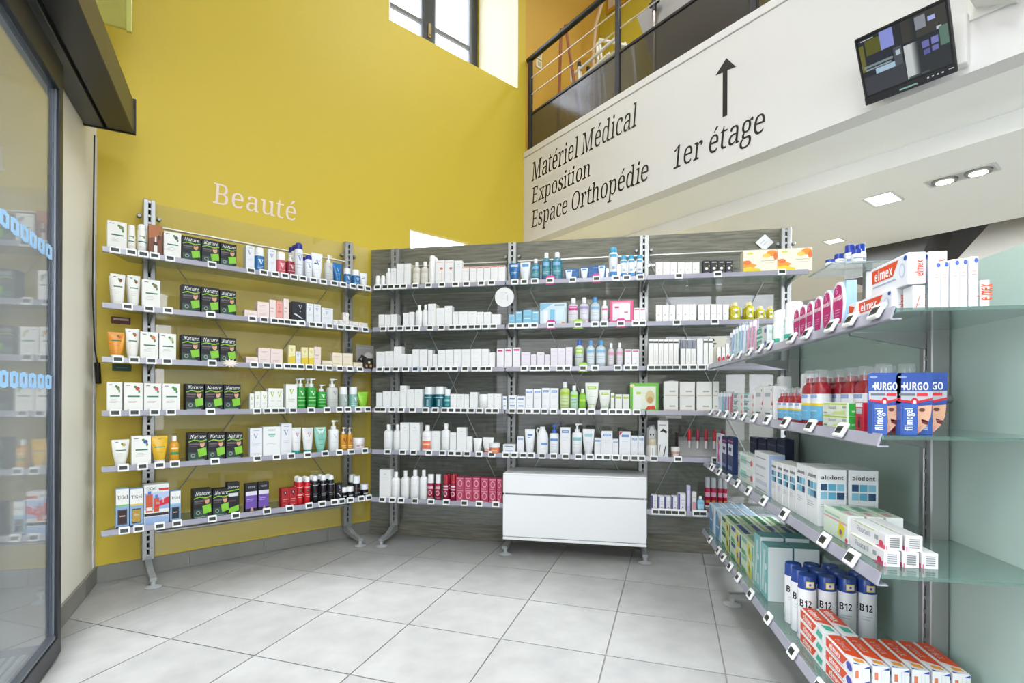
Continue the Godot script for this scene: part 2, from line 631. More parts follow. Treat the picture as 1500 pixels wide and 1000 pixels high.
const NTH := ["leftmost", "second from left", "third from left", "fourth from left", "fifth from left", "sixth from left", "seventh from left", "eighth from left", "ninth from left", "tenth from left", "eleventh from left", "twelfth from left"]
const NEAR := ["nearest", "second nearest", "third nearest", "fourth nearest", "fifth nearest", "sixth nearest", "seventh nearest", "eighth nearest", "ninth nearest", "tenth nearest", "eleventh nearest", "twelfth nearest"]


func stock() -> void:
	var groups := {}
	for it in items:
		it.where = where(it.shelf, it.s / 1000.0)
		var key: String = it.desc + "|" + it.where
		if not groups.has(key):
			groups[key] = []
		groups[key].append(it)
	for key in groups:
		var g: Array = groups[key]
		g.sort_custom(func(a, b): return a.s < b.s)
		for i in g.size():
			var nth := ""
			if g.size() > 1:
				nth = ", " + (NEAR[mini(g.size() - 1 - i, 11)] if g[i].shelf[0] == "R" else NTH[mini(i, 11)])
			g[i].label = g[i].desc + nth + ", " + g[i].where
			g[i].group = g[i].desc.replace("upper ", "").replace("lower ", "").split(",")[0] + "s" if g.size() > 1 else ""
	for it in items:
		var key := "%s %d %d %d %s" % [it.kind, roundi(it.w * 1000), roundi(it.h * 1000), roundi(it.d * 1000), it.style]
		var o: Node3D
		if protos.has(key):
			o = protos[key].duplicate()
		else:
			o = build_item(it.kind, it.w, it.h, it.d, it.style)
			protos[key] = o
		var nm: Array = NAMES.get(it.kind, ["bottle", "bottle"])
		o.name = numbered(nm[0])
		o.transform = it.t
		add_child(o, true)
		tag(o, it.label, nm[1], it.group)


# ---------------------------------------------------------------- electronic price tags
func tags(shelf: String, look: String, l: Array) -> void:
	for s in l:
		taglist.append([shelf, look, s])


func price_tags() -> void:
	var counts := {}
	for e in taglist:
		var shelf: String = e[0]
		var best = null
		for it in items:
			if it.shelf == shelf and it.row == 0 and (best == null or absf(it.s - e[2]) < absf(best.s - e[2])):
				best = it
		var f: float = -0.009 if shelf[0] != "R" else -0.012
		var t := spot(shelf, e[2] / 1000.0, f)
		t.origin.y += -0.006 if shelf[0] != "R" else 0.002
		var sc := 1.0
		t.basis = t.basis * Basis(Vector3.RIGHT, -0.22 if shelf[0] != "R" else -0.5)
		var key: String = "tag" + e[1]
		var o: Node3D
		if protos.has(key):
			o = protos[key].duplicate()
		else:
			o = Node3D.new()
			protos[key] = o
			var rim := {"w": "f4f4f2", "m": "f4f4f2", "l": "f4f4f2", "b": "e8f2fa"}
			var m := MB.new()
			m.box(Vector3(-0.024, -0.02, -0.005), Vector3(0.024, 0.02, 0.005), hexc(rim[e[1]]), 0.003)
			part("case", m, vm("gloss"), o)
			m = MB.new()
			m.box(Vector3(-0.017, -0.011, 0.0045), Vector3(0.017, 0.009, 0.0056), hexc("3c4038"), 0.0004)
			print_on(m, {"F": {"W": 0.034, "H": 0.02, "frame": Transform3D(Basis(), Vector3(0, -0.011, 0.0056))}}, "r -.42 .3 -.2 .75 15170f; r -.14 .3 .08 .75 15170f; r .16 .3 .4 .75 15170f", [])
			part("display", m, vm("carton"), o)
			if e[1] in ["m", "l"]:
				m = MB.new()
				var pts := PackedVector2Array()
				for p in [[-0.03, -0.025], [0.03, -0.025], [0.03, 0.025], [0.018, 0.038], [-0.018, 0.038], [-0.03, 0.025]]:
					pts.append(Vector2(p[0], p[1]))
				m.prism(pts, -0.0068, -0.005, hexc("d8128a" if e[1] == "m" else "9ad01a"))
				part("coloured_holder", m, vm("carton"), o)
		o.name = numbered("price_tag")
		o.transform = t
		add_child(o, true)
		var lab: String = {"w": "white price tag", "m": "price tag in magenta holder", "l": "price tag in lime holder", "b": "pale blue price tag"}[e[1]]
		e.append_array([lab, where(shelf, e[2] / 1000.0), o, best.desc if best != null else ""])
		var key2: String = lab + e[4]
		if not counts.has(key2):
			counts[key2] = []
		counts[key2].append(e)
	for key in counts:
		var g: Array = counts[key]
		g.sort_custom(func(a, b): return a[2] < b[2])
		for i in g.size():
			var e: Array = g[i]
			var nth := ""
			if g.size() > 1:
				nth = ORD[g.size() - 1 - i] + " from near end, " if e[0][0] == "R" else ORD[i] + " from left, "
			var lab: String = e[3] + ", " + nth + e[4]
			if (lab + " under " + e[6]).replace(",", "").split(" ").size() <= 16 and e[6]:
				lab = e[3] + " under " + e[6] + ", " + nth + e[4]
			tag(e[5], lab, "price tag", "electronic price tags on the shelf edges")


const ORD := ["first", "second", "third", "fourth", "fifth", "sixth", "seventh", "eighth", "ninth", "tenth", "eleventh", "twelfth", "thirteenth", "fourteenth", "fifteenth", "sixteenth", "seventeenth", "eighteenth", "nineteenth", "twentieth"]


# style: body colour, cap colour, print. r u v u v colour; e centre radii colour; p colour outline; t text u v height colour face width; T turned text
const STYLES := {
	"klor": ["f3f1ea", "", "r -.38 .9 -.16 .925 6a6a66; e .22 .8 .12 .07 $0; e .1 .86 .08 .045 4f8a45; e .3 .7 .06 .06 5f8a55; r -.3 .5 .34 .545 1f7a55; r -.24 .4 .1 .41 b0b0aa; r -.3 .35 .2 .36 b0b0aa; r -.3 .3 .1 .31 b0b0aa; r -.3 .06 .05 .075 b0b0aa"],
	"klt": ["f3f1ea", "eeece6", "r -.3 .9 -.12 .925 6a6a66; e .18 .8 .12 .06 $0; e .08 .84 .07 .04 4f8a45; r -.3 .58 .32 .615 1f7a55; r -.2 .48 .1 .488 b0b0aa; r -.24 .42 .16 .428 b0b0aa; r -.24 .36 .1 .368 b0b0aa"],
	"ktyel": ["e6b830", "f2efe6", "r -.35 .58 .35 .615 1f7a55; r -.1 .88 .1 .9 8a5a20; r -.2 .4 .2 .41 a87a20"],
	"kamb": ["d99a2c", "f4f2ec", "r -.4 .3 .4 .4 2f8a4a; r -.3 .5 .3 .56 f0dca0"],
	"klb": ["f3f1ea", "f5f4f0", "r -.4 .38 .45 .415 1f7a55; r -.3 .56 .1 .59 6a6a66; e .2 .55 .12 .05 8aa05a; r -.3 .22 .2 .23 b0b0aa"],
	"brown": ["7a4426", "", "p b06a3a -.5 .55 .5 .7 .5 1 -.5 1; e .25 .6 .12 .1 4a2a1a; r -.16 .02 .16 .45 3a1a14; r -.12 .08 .12 .34 f0ece2; r -.06 .45 .06 .62 e8e2d8; e .3 .78 .06 .04 5a7a2a; e .22 .5 .05 .04 a02a1a"],
	"orange": ["e89a34", "f2efe8", "r -.3 .66 .3 .7 1f6a4a; e .2 .82 .1 .05 d2502a; e .1 .86 .07 .04 3f7a35; r -.2 .5 .2 .51 b06a1a"],
	"nat": ["141518", "", "p 2a4a3a -.48 .06 .3 .05 .1 .3 -.46 .32; e -.24 .2 .12 .075 8a9a94; e -.24 .2 .07 .04 4a2f2a; r -.44 .57 .06 .63 6a5a5e; r -.44 .5 .0 .54 4a4448; e .24 .6 .13 .12 d8a684; e .2 .68 .16 .06 7a4a34; p 86c832 -.02 .42 .44 .48 .48 .2 .06 .14; p 86c832 -.48 .7 -.2 .77 .2 .72 .48 .77 .48 .735 .2 .68 -.2 .73 -.48 .67; t Nature .02 .865 .13 f4f4f0 sbi .8; r -.44 .03 .36 .06 8aa090"],
	"natn": ["141518", "", "t Nature 0 .85 .07 f4f4f0 sbi .85; p 86c832 -.46 .74 .46 .78 .46 .75 -.46 .71; r -.4 .56 .4 .66 d8d8d8; r -.4 .4 .2 .45 5a3a3a; p 86c832 -.4 .05 .45 .1 .45 .28 -.3 .2"],
	"vwh": ["e9eaec", "", "t V -.05 .72 .17 8a9ab4 sb .6; r -.3 .45 .3 .46 a8aeb8; r -.3 .4 .2 .41 b8bcc4; r -.3 .12 .3 .13 b8bcc4; r -.25 .9 .25 .92 a8aeb8"],
	"vsky": ["2f6fa6", "f2f3f4", "t V .05 .42 .2 d8e6f2 sb .5; r -.3 .22 .3 .24 9ac0dc; r -.3 .17 .2 .19 9ac0dc"],
	"vpink": ["d0606e", "f4f2f2", "t V .05 .42 .2 f2d0d4 sb .5; r -.3 .2 .3 .22 f0c0c6"],
	"vcrim": ["8f2436", "efe6e2", "t V .1 .45 .18 e8c8cc sb .5; r -.3 .24 .3 .26 d09aa2"],
	"vcan": ["eef0f3", "27318f", "t V 0 .55 .16 7a8ab8 sb .6; r -.35 .36 .35 .375 b0b6c4; r -.35 .28 .35 .29 b0b6c4; r -.35 .66 .35 .675 b0b6c4"],
	"vtub": ["f0f0f0", "e8eaf0", "t V .05 .66 .17 5a6ab0 sb .6; e -.2 .62 .14 .03 2a6a9a; r -.3 .4 .3 .41 b8bcc8"],
	"vgrey": ["cfd0c8", "f2f2f0", "t V .1 .52 .13 9aa0b0 sb .5; r -.4 .3 .4 .315 aab0a8; r -.4 .22 .3 .235 aab0a8"],
	"vtbl": ["1f6fae", "e4eef4", "t V 0 .68 .17 a8d8ea sb .6; r -.25 .48 .25 .49 9cc4de; r -.25 .42 .2 .43 9cc4de"],
	"pinkbox": ["efdcd4", "", "r -.35 .55 .2 .6 c8aea6; r -.35 .4 .1 .44 d0b8b0"],
	"salmon": ["e8a092", "", "r -.3 .8 .3 .83 c86a60; r -.3 .4 .3 .5 d87a70; t V 0 .65 .12 c86a60 sb .5"],
	"vblk": ["1a1b22", "", "t V .1 .76 .2 b8bcc8 sb .5; e .1 .55 .05 .02 e8e8f0; p d8dce8 -.4 .4 -.2 .42 .3 .22 .2 .2; r -.3 .08 .3 .1 8a8c98"],
	"vlow": ["eeeae2", "", "t V -.2 .6 .4 a8b0c0 sb .4; r -.1 .4 .4 .45 c0bcb4"],
	"yellowt": ["f0e6b0", "", "p e8cc3a -.5 .02 .5 .02 .5 .5 -.5 .42; t V 0 .76 .14 b8a860 sb .6; r -.3 .55 .3 .56 c0b080"],
	"cream": ["f0e2c8", "", "r -.4 .5 .3 .55 c8b898; r -.4 .35 .1 .38 d0c2a4"],
	"compact": ["17130f", "", "e .05 .6 .14 .13 e8d2a2; e .05 .6 .07 .06 fff4dc; r -.35 .12 -.15 .38 c09a60; r .1 .12 .35 .38 c09a60"],
	"greycard": ["8e8a86", "", "e .2 .55 .26 .18 b8aaa6; e .2 .55 .2 .13 cfc4c0; p 2a2624 -.46 .3 -.2 .6 .1 .5 -.04 .3; e -.18 .42 .08 .05 d8c8bc; r -.4 .86 .3 .88 a8a4a0"],
	"vgreen": ["f2f3ec", "", "t V 0 .7 .2 a8bc3a sb .6; r -.3 .4 .3 .42 b8c0a0; r -.3 .32 .2 .34 c0c6b0"],
	"vgreen2": ["f2f3ec", "", "t V -.24 .72 .24 a8bc3a sb .3; t V .24 .72 .24 a8bc3a sb .3; r -.35 .4 -.1 .42 b8c0a0; r .1 .4 .35 .42 b8c0a0"],
	"vpgreen": ["2fa038", "f4f6f2", "t V .05 .52 .14 c8ecc0 sb .6; r -.4 .36 .4 .4 8fd08a; r -.4 .26 .4 .3 8fd08a; r -.4 .12 .4 .14 8fd08a"],
	"vclear": ["a9b6aa", "f4f5f4", "t V .1 .42 .18 dfe8e2 sb .5; r -.4 .2 .4 .22 dfe8e2"],
	"vteal": ["7fb2a4", "f4f5f4", "t V .1 .42 .2 eaf6f2 sb .6; r -.4 .2 .4 .23 d8eee8; r -.4 .14 .3 .16 d8eee8"],
	"vlime": ["9ad83a", "eef6e4", "p eef6e0 -.4 .18 .4 .18 .1 .72 -.2 .72; r -.2 .4 .2 .42 8ac060"],
	"vmint": ["f0f1ee", "", "t VICHY 0 .88 .06 7a7a78 s .5; r -.2 .7 .2 .76 7fc8ae; r -.14 .64 .14 .68 a8dcc8; r -.3 .42 .3 .43 c0c4c0; r -.3 .38 .2 .39 c0c4c0"],
	"vttq": ["f2f0ee", "3aa898", "t V .1 .72 .15 c07a9a sb .5; r -.25 .5 .25 .51 c0bcba; r -.25 .44 .2 .45 c0bcba"],
	"vtmint": ["8fcdb8", "7fbfa8", "p e8f6f0 -.4 .98 -.1 .72 0 .8 .1 .72 .4 .98; r -.25 .5 .25 .52 5a9a88; r -.2 .3 .2 .33 5a9a88"],
	"vwpump": ["f3f3f1", "f6f6f4", "t V .05 .5 .14 c8ccd0 sb .5; r -.3 .3 .3 .31 d0d2d4"],
	"vamber": ["d0902a", "f2ece0", "t V .05 .45 .16 8a3a2a sb .6; r -.4 .2 .4 .24 f0c880; r -.3 .12 .3 .14 f0c880"],
	"vjar": ["ece6e6", "f2eeee", "e -.2 .35 .14 .1 b8a0b0; e .15 .4 .16 .08 c8b098; r -.3 .12 .3 .16 b0a8b0"],
	"tgel": ["8fb0d2", "", "r -.48 .6 .48 .985 f1f0ea; r -.48 .56 .48 .6 $0; t T/Gel 0 .78 .1 33302e sb .8; r -.36 .1 .36 .48 3a4a5a; r -.3 .13 .3 .45 $1; r -.2 .3 .2 .33 c8b0a0; r -.48 .01 .48 .06 1c2a44"],
	"tgelb": ["e9e9e6", "", "r -.48 .38 .48 .8 9ab4da; p b8c8e6 -.48 .8 .48 .8 .48 .6; t T/Gel -.22 .9 .09 33302e sb .42; r .08 .84 .48 .9 c8302a; r -.42 .32 -.16 .76 c8562e; r -.35 .76 -.22 .84 3a7ac8; r -.12 .32 .1 .66 c8562e; r -.06 .66 .04 .74 3a7ac8; r -.4 .36 -.18 .44 f0e8e0; p d82038 -.1 .42 .49 .5 .49 .68 0 .56; r -.02 .5 .12 .56 f8d8d8; r .24 .53 .28 .64 ffffff; r -.48 .22 .48 .29 22201e; r -.48 .01 .48 .2 9ab4da"],
	"vpurp": ["1b181f", "", "r -.48 .12 .48 .66 6f4fa8; r -.48 .58 .48 .72 e2dfe6; t VICHY 0 .87 .06 d8d6dc s .6; r -.4 .44 .2 .46 c0b0e0; r -.4 .38 .1 .4 c0b0e0; p c89a8a -.1 .02 .2 .02 .1 .16 -.02 .14"],
	"vred": ["b01f2a", "", "p 3a1418 -.3 .86 .3 .86 0 .58; e 0 .78 .09 .06 d0b8b4; r -.3 .4 .3 .44 e89a92; r -.3 .3 .2 .33 d87870; r -.3 .12 .3 .14 d87870"],
	"vredcan": ["d0222c", "f4f3f2", "e 0 .5 .3 .06 1c1f24; e 0 .5 .12 .025 3a8a6a; r -.4 .34 .4 .37 f0c8c4; r -.35 .27 .3 .29 f0c8c4; r -.45 .62 .45 .64 f0c8c4"],
	"vblkcan": ["1d2024", "f4f4f4", "p c0242c -.28 .56 .28 .56 0 .42; r -.35 .32 .35 .34 9aa0a4; r -.4 .64 .4 .67 c8ccd0; r -.3 .25 .2 .27 9aa0a4"],
	"vblkjar": ["1a1a1d", "f4f4f4", "r -.3 .2 .3 .3 c8c8c8"],
	"vblkroll": ["1f2226", "f4f4f4", "r -.3 .4 .3 .43 c0242c; r -.3 .2 .3 .22 9aa0a4"],
	"w": ["f3f3f1", "f6f6f5", "r -.3 .5 .3 .508 d2d3d5; r -.25 .44 .25 .447 d8d9da; r -.2 .3 .2 .306 d8d9da"],
	"wl": ["f3f3f1", "", "r -.3 .72 .3 .73 d2d3d5; r -.2 .64 .3 .647 d8d9da; r -.3 .34 .2 .346 d8d9da; r -.1 .82 .1 .85 c8c9cc"],
	"wl2": ["f3f3f1", "", "@ F; r -.3 .72 .3 .73 d2d3d5; r -.3 .4 .1 .41 d8d9da; @ R; r -.49 .01 .49 .99 e3ddc4"],
	"wl3": ["f3f3f1", "", "r -.3 .6 .3 .63 d8d9da; r -.2 .4 .2 .42 dfe0e1"],
	"clr": ["d3cfc2", "f4f4f2", "r -.45 .1 .45 .5 dcd8cc; r -.3 .56 .3 .575 a8a89c; r -.3 .3 .2 .31 b8b4a8"],
	"dot": ["f3f2f0", "", "e .18 .66 .16 .05 e0552f; e .18 .67 .05 .02 f8d8c8; r -.4 .9 .3 .92 eebcae; r -.4 .45 .3 .455 d8d2ce; p f0d0c4 .1 .1 .16 .1 .2 .5 .16 .5"],
	"redtop": ["f3f1ef", "", "r -.48 .9 .48 .985 f0b4a4; r -.3 .93 .3 .96 e0603f; r -.4 .74 .3 .755 d4cfca; r -.4 .5 .2 .51 dcd8d4"],
	"pinklab": ["f3eff1", "", "r -.36 .84 .36 .93 d83a88; r -.3 .7 .3 .71 dcd0d6; r -.3 .3 .1 .31 dcd0d6"],
	"teal": ["17616d", "eef2f2", "r -.4 .5 .4 .54 9cc8cc; r -.1 .14 .1 .44 8abcc0; r -.4 .08 .4 .1 7ab0b4"],
	"teal2": ["2f8f95", "eef2f2", "r -.4 .4 .4 .5 9cd0cc; r -.3 .2 .3 .22 9cd0cc"],
	"bluetxt": ["f1f2f4", "", "r -.36 .74 .3 .84 6a8fc8; r -.36 .5 .2 .53 b8c4d8; r -.3 .24 .3 .34 8aaad4"],
	"orl": ["f3f2f0", "f5f4f2", "r -.5 .1 .5 .4 ee7a55; r -.35 .24 .35 .3 f8c8b4; r -.3 .54 .3 .56 d8d4d0"],
	"ort": ["f3f2f0", "ea7a4a", "r -.4 .2 .4 .26 ee8a60; r -.25 .6 .25 .61 d8d4d0"],
	"orj": ["ea8a60", "f3f2f0", "r -.3 .2 .3 .3 f8d0bc"],
	"redw": ["9c2040", "f3f2f2", "r -.4 .44 .4 .54 e0b0bc; e 0 .28 .3 .1 e8c0ca; e 0 .28 .22 .07 9c2040; r -.45 .08 .45 .1 d898a8"],
	"redr": ["9c2040", "b0283a", "r -.4 .52 .4 .58 f0e0e4; r -.4 .4 .4 .46 e0b0bc; e 0 .26 .3 .1 e8c0ca; e 0 .26 .2 .06 9c2040"],
	"redbox": ["b8405e", "", "e -.0 .5 .3 .3 e0a8b8; e 0 .5 .22 .2 b8405e; r -.4 .84 .4 .94 d88aa0; r -.4 .06 .2 .12 d88aa0"],
	"utb": ["2468a4", "eef2f4", "r -.34 .8 .34 .92 dfe9f2; r -.26 .5 .26 .53 9cc0de; r -.26 .42 .2 .44 9cc0de"],
	"utw": ["eef0f2", "dfe8ee", "r -.3 .76 .34 .92 5aa0cc; r -.26 .5 .26 .51 b8c8d4; r -.26 .44 .2 .45 b8c8d4"],
	"uteal": ["3b7f92", "f3f5f5", "r -.3 .52 .3 .64 8ab8e0; r -.4 .18 .4 .44 4f93a0; r -.3 .3 .3 .32 a8ccd4; r -.3 .24 .2 .26 a8ccd4; r -.46 .04 .46 .07 8a5a9a"],
	"ukit": ["2f6fb0", "", "r -.48 .72 .48 .98 2560a0; r -.3 .8 .3 .88 6aa0d4; p 8ab8d8 -.4 .08 .3 .1 .2 .3 -.3 .28"],
	"ucan": ["eff1f2", "4fa6cc", "r -.4 .66 .4 .75 5aa8d0; r -.3 .5 .3 .51 b8c8d0; r -.3 .4 .2 .41 b8c8d0; r -.5 .06 .5 .2 4a8fd0; e 0 .32 .2 .05 a0b0c0"],
	"ubox": ["86c0d8", "", "r -.36 .82 .36 .9 e6f2f6; r -.36 .4 .3 .43 c4e2ec; r -.4 .1 .4 .3 7ab8d4"],
	"ugift": ["cfe2ea", "", "p 8ac0d8 -.5 .6 .0 .98 -.5 .98; r .05 .86 .42 .93 8a9aa4; r -.36 .08 -.2 .66 f2f6f8; r -.12 .1 .06 .7 82c4de; p d8eaf4 .14 .2 .34 .2 .4 .7 .1 .7; p ea7a4a .3 .03 .46 .02 .48 .1 .34 .12; r .44 .05 .49 .75 b8c8ce"],
	"bpk": ["d2ccd2", "f3f3f3", "r -.5 .52 .5 .68 cf1f86; r -.3 .6 .3 .64 f8d0e4; r -.42 .14 .42 .5 dcd8dc; r -.3 .36 .3 .37 9a98a0; r -.3 .3 .2 .31 9a98a0"],
	"bvi": ["d4d2d8", "f3f3f3", "r -.4 .56 .4 .66 a894cc; r -.42 .2 .42 .5 dddbe2; r -.3 .38 .3 .39 9a98a4; p d81f86 0 .02 .48 .05 .48 .17 .02 .15; r .16 .06 .36 .12 f8e0ee"],
	"bbl": ["c9d3d8", "5a9cd2", "r -.4 .54 .4 .64 86bbe0; r -.42 .16 .42 .5 d8e2e6; r -.3 .4 .3 .41 8a9aa4; r -.3 .32 .2 .33 8a9aa4"],
	"bwp": ["f2f0f1", "f4f3f3", "r -.34 .56 .34 .64 e05a90; r -.3 .36 .3 .37 d8ccd2; r -.3 .28 .2 .29 d8ccd2"],
	"pinkfr": ["e25a8a", "", "r -.37 .12 .37 .87 f4eef0; r -.32 .14 -.06 .78 e8e2e6; r .06 .14 .32 .56 ece8ea; r -.28 .66 -.1 .74 c83a70; p f8f2f4 .02 .86 .36 .86 .36 .62 .1 .7; r .12 .44 .28 .5 e05a90; r -.4 .88 .4 .94 f0a0bc"],
	"wpk": ["f2eff0", "", "r -.4 .84 .4 .93 e0769c; r -.3 .5 .3 .52 dcd0d4; e 0 .2 .1 .03 d8b040"],
	"lil": ["ece4ec", "", "r -.3 .8 .3 .82 ccc0d0; r -.3 .6 .3 .61 d4cad8; r -.3 .3 .1 .32 d4cad8"],
	"bgr": ["cfd6d2", "3a62b8", "r -.5 .5 .5 .68 a4d32c; r -.3 .56 .3 .63 e8f4c0; p a4d32c -.5 .04 .5 .1 .5 .24 -.5 .1; r -.3 .34 .3 .36 8a948c"],
	"bpkc": ["d6d0d4", "f3f3f3", "r -.42 .5 .42 .62 e09ab4; r -.4 .12 .4 .46 dedade; r -.3 .36 .3 .37 9a949a; r -.3 .28 .2 .29 9a949a"],
	"bluetop": ["f1f2f4", "", "r -.36 .8 .36 .9 6f9ad4; r -.26 .83 .26 .87 c4d8f0; r -.3 .62 .3 .63 c0c8d4; r -.3 .54 .1 .55 c0c8d4; r -.3 .2 .2 .21 c0c8d4"],
	"bluetopr": ["f1f2f4", "", "r -.3 .78 .36 .88 6f9ad4; p e0305a -.48 .99 -.2 .99 -.48 .84; r -.3 .6 .3 .61 c0c8d4; r -.3 .3 .2 .31 c0c8d4"],
	"grn": ["c4d88e", "f2f4ee", "r -.4 .56 .4 .65 b4d02c; r -.4 .12 .4 .5 cfe0a4; r -.3 .42 .3 .43 7a8a5a; r -.3 .32 .2 .33 7a8a5a; r -.36 .16 .36 .2 a8b878"],
	"grn2": ["bfe0c4", "f2f5f2", "r -.4 .54 .4 .64 a8d838; r -.3 .42 .3 .45 6aa0c8; r -.3 .3 .2 .32 8aa894"],
	"grn3": ["8cc93e", "e8f4dc", "r -.4 .42 .4 .52 b4e05a; r -.3 .3 .3 .31 5a8a2a; r -.3 .2 .2 .21 5a8a2a"],
	"gtub": ["eff2e8", "f2f3ee", "r -.34 .76 .34 .88 aed23a; r -.24 .8 .24 .85 dcecaa; r -.26 .56 .26 .57 c4ccb8; r -.26 .5 .2 .51 c4ccb8; r -.3 .2 .3 .23 bcd87a"],
	"gbox": ["f1f3ec", "", "r -.38 .74 .38 .86 b2d23e; r -.3 .5 .3 .51 c4ccb8; r -.3 .42 .2 .43 c4ccb8"],
	"ggift": ["74c043", "", "r -.4 .06 .4 .88 eaf0dc; r -.34 .1 -.1 .66 f4f6ee; r -.28 .6 -.12 .68 b4d84a; e .2 .5 .16 .24 d8c890; e .2 .4 .1 .12 c89a5a; p e0452a .04 .06 .4 .06 .36 .2 .12 .18; e -.42 .9 .08 .06 f0d8b0"],
	"btub": ["f2f3f5", "eceef2", "r -.2 .72 .3 .8 5a8fcc; r -.2 .64 .1 .68 8ab0dc; r -.26 .42 .26 .43 c4ccd4"],
	"btub2": ["f2f3f5", "f2f3f5", "r -.34 .7 .34 .82 a4d0d4; r -.26 .5 .26 .51 c4ccd4; r -.26 .42 .2 .43 c4ccd4"],
	"jug": ["f3f4f4", "f5f5f5", "r -.1 .34 .44 .42 7aa0d4; r -.1 .2 .3 .21 c8d0d8"],
	"bpump": ["f1f3f6", "4a72c4", "r -.38 .46 .38 .54 6f9ad4; r -.3 .34 .3 .35 c4ccd8; r -.3 .26 .2 .27 c4ccd8"],
	"tpump": ["f3f4f5", "f3f4f5", "r -.38 .46 .38 .56 94ccd0; r -.3 .34 .3 .35 c8d0d4; r -.3 .22 .2 .23 c8d0d4"],
	"tri": ["f3f1ec", "", "p f0b8a0 -.3 .94 -.26 .94 0 .68 -.02 .68; p f0c8b4 .3 .94 .27 .94 -.02 .68 0 .68; r -.2 .4 -.02 .44 8a8478; r -.4 .2 .3 .21 dcd6ca"],
	"blkdot": ["1a1a1e", "", "e 0 .42 .22 .1 f4f4f2; e .34 .6 .08 .06 e8c84a; r -.3 .84 .3 .9 c8c8c8; r -.3 .12 .3 .16 8a8a8e"],
	"ora": ["f3ead2", "", "p ee9a2a -.5 .1 -.2 .2 -.1 .34 -.3 .46 -.5 .55; p e8cf2a -.5 .02 .02 .02 .0 .16 -.3 .26 -.5 .22; e -.38 .46 .12 .1 e2702a; e .34 .84 .16 .14 ee9228; e .18 .74 .12 .1 f2c860; e .44 .7 .06 .16 e2702a; e -.3 .86 .1 .05 d8dc5a; r .02 .5 .42 .53 c0b4a0; r .12 .4 .4 .42 d0c4b0"],
	"yel": ["cfc21e", "efe2a8", "e 0 .4 .42 .24 f4f2e4; e .05 .42 .1 .08 8a9a4a; r -.3 .12 .3 .14 8a8a2a"],
	"blktop": ["f2f0ea", "", "r -.49 .86 .49 .93 2a2a2c; p 3a3a2a -.1 .0 .1 .0 0 .05; r -.05 .2 .05 .6 d8d4ca"],
	"gretop": ["f2f0ea", "", "r -.49 .66 .49 .98 8a8c98; r -.3 .7 -.1 .95 5a5c66; r -.05 .2 .05 .5 d8d4ca"],
	"sketch": ["ddd9c8", "", "p 2a2a28 -.4 .92 -.28 .94 -.2 .86 -.34 .84; e -.2 .76 .12 .03 3a3a36; e -.3 .68 .06 .04 4a4a44; r -.1 .6 .3 .62 8a8a80"],
	"redfoot": ["f2efe9", "", "p c0303a -.4 .04 .4 .04 .4 .46 0 .52 -.4 .4; r -.3 .7 .3 .72 c8c0b8"],
	"rack": ["f0eee8", "", "r -.1 .3 .3 .4 b8b4aa; r -.45 .04 .45 .12 dcc8b8"],
	"face": ["8f8f8f", "", "e 0 .6 .3 .26 c9c9c9; p 1e1e1e -.5 .8 -.2 .88 .2 .9 .5 .7 .5 1 -.5 1; e -.12 .62 .08 .03 2a2a2a; e .14 .62 .08 .03 2a2a2a; e .02 .42 .1 .025 4a4a4a; r -.5 0 .5 .3 d0d0d0"],
	"eye": ["efeeec", "", "r -.4 .86 .3 .89 a8a8a8; p 1c1c1c -.34 .68 .0 .78 .38 .7 .3 .64 0 .7; p 3a3a3a .2 .3 .3 .32 .1 .02 .0 .02; p 3a3a3a -.3 .34 -.24 .34 -.34 .1 -.4 .1"],
	"clearb": ["d8d4ca", "c2b89c", "r -.22 .04 .22 .6 f2f2f0; r -.03 .1 .03 .5 5a5a5a"],
	"pinkpot": ["d0a49a", "e6dedc", "r -.3 .1 .3 .4 f0d8d0"],
	"navyside": ["efeef2", "", "r -.49 .02 -.26 .98 3a2f8c; r -.1 .6 .4 .64 c0c0cc; r -.1 .4 .3 .43 c8c8d2; e .1 .2 .1 .05 d86a8a"],
	"lilthin": ["c8bce2", "", "r -.3 .2 .3 .8 e6e0f2"],
	"pinkside": ["ece6e8", "", "r -.4 .1 .4 .5 d89aa4; r -.3 .7 .3 .75 c8c4c8"],
	"bluesm": ["8cc6e0", "f0f2f4", "r -.4 .2 .4 .5 b4dcec"],
	"raspb": ["b81848", "c9ccd0", "r -.4 .36 .4 .5 f0b8cc; r -.3 .16 .3 .24 e8a03a; r -.5 .0 .5 .06 f0f0f0"],
	# gondola
	"teal4": ["f0f4f2", "", "r -.48 .5 .0 .96 3fb39a; p 3fb39a -.48 .12 .1 .12 .0 .3 -.48 .3; t elmex -.2 .74 .24 f4faf8 nb .4; e .34 .6 .1 .2 6a7ac0; @ R; r -.3 .3 .3 .6 c8dcd6"],
	"whbot": ["f3f6f5", "f6f7f7", "T ELMEX -.26 .32 .3 3fb39a nb .55; p 3fb39a -.05 .4 .46 .44 .44 .58 .06 .58; r -.02 .14 .44 .24 3fb39a"],
	"heart": ["a9cdee", "", "p c81a72 -.44 .52 -.3 .1 0 .03 .3 .1 .44 .52 .3 .9 0 .97 -.3 .9; t meridol 0 .68 .12 ffffff nb .7; t 6 -.1 .84 .16 f49ac8 nb .4; r -.22 .4 .22 .42 f0a8cc; r -.22 .34 .16 .36 f0a8cc; r -.22 .28 .1 .3 f0a8cc"],
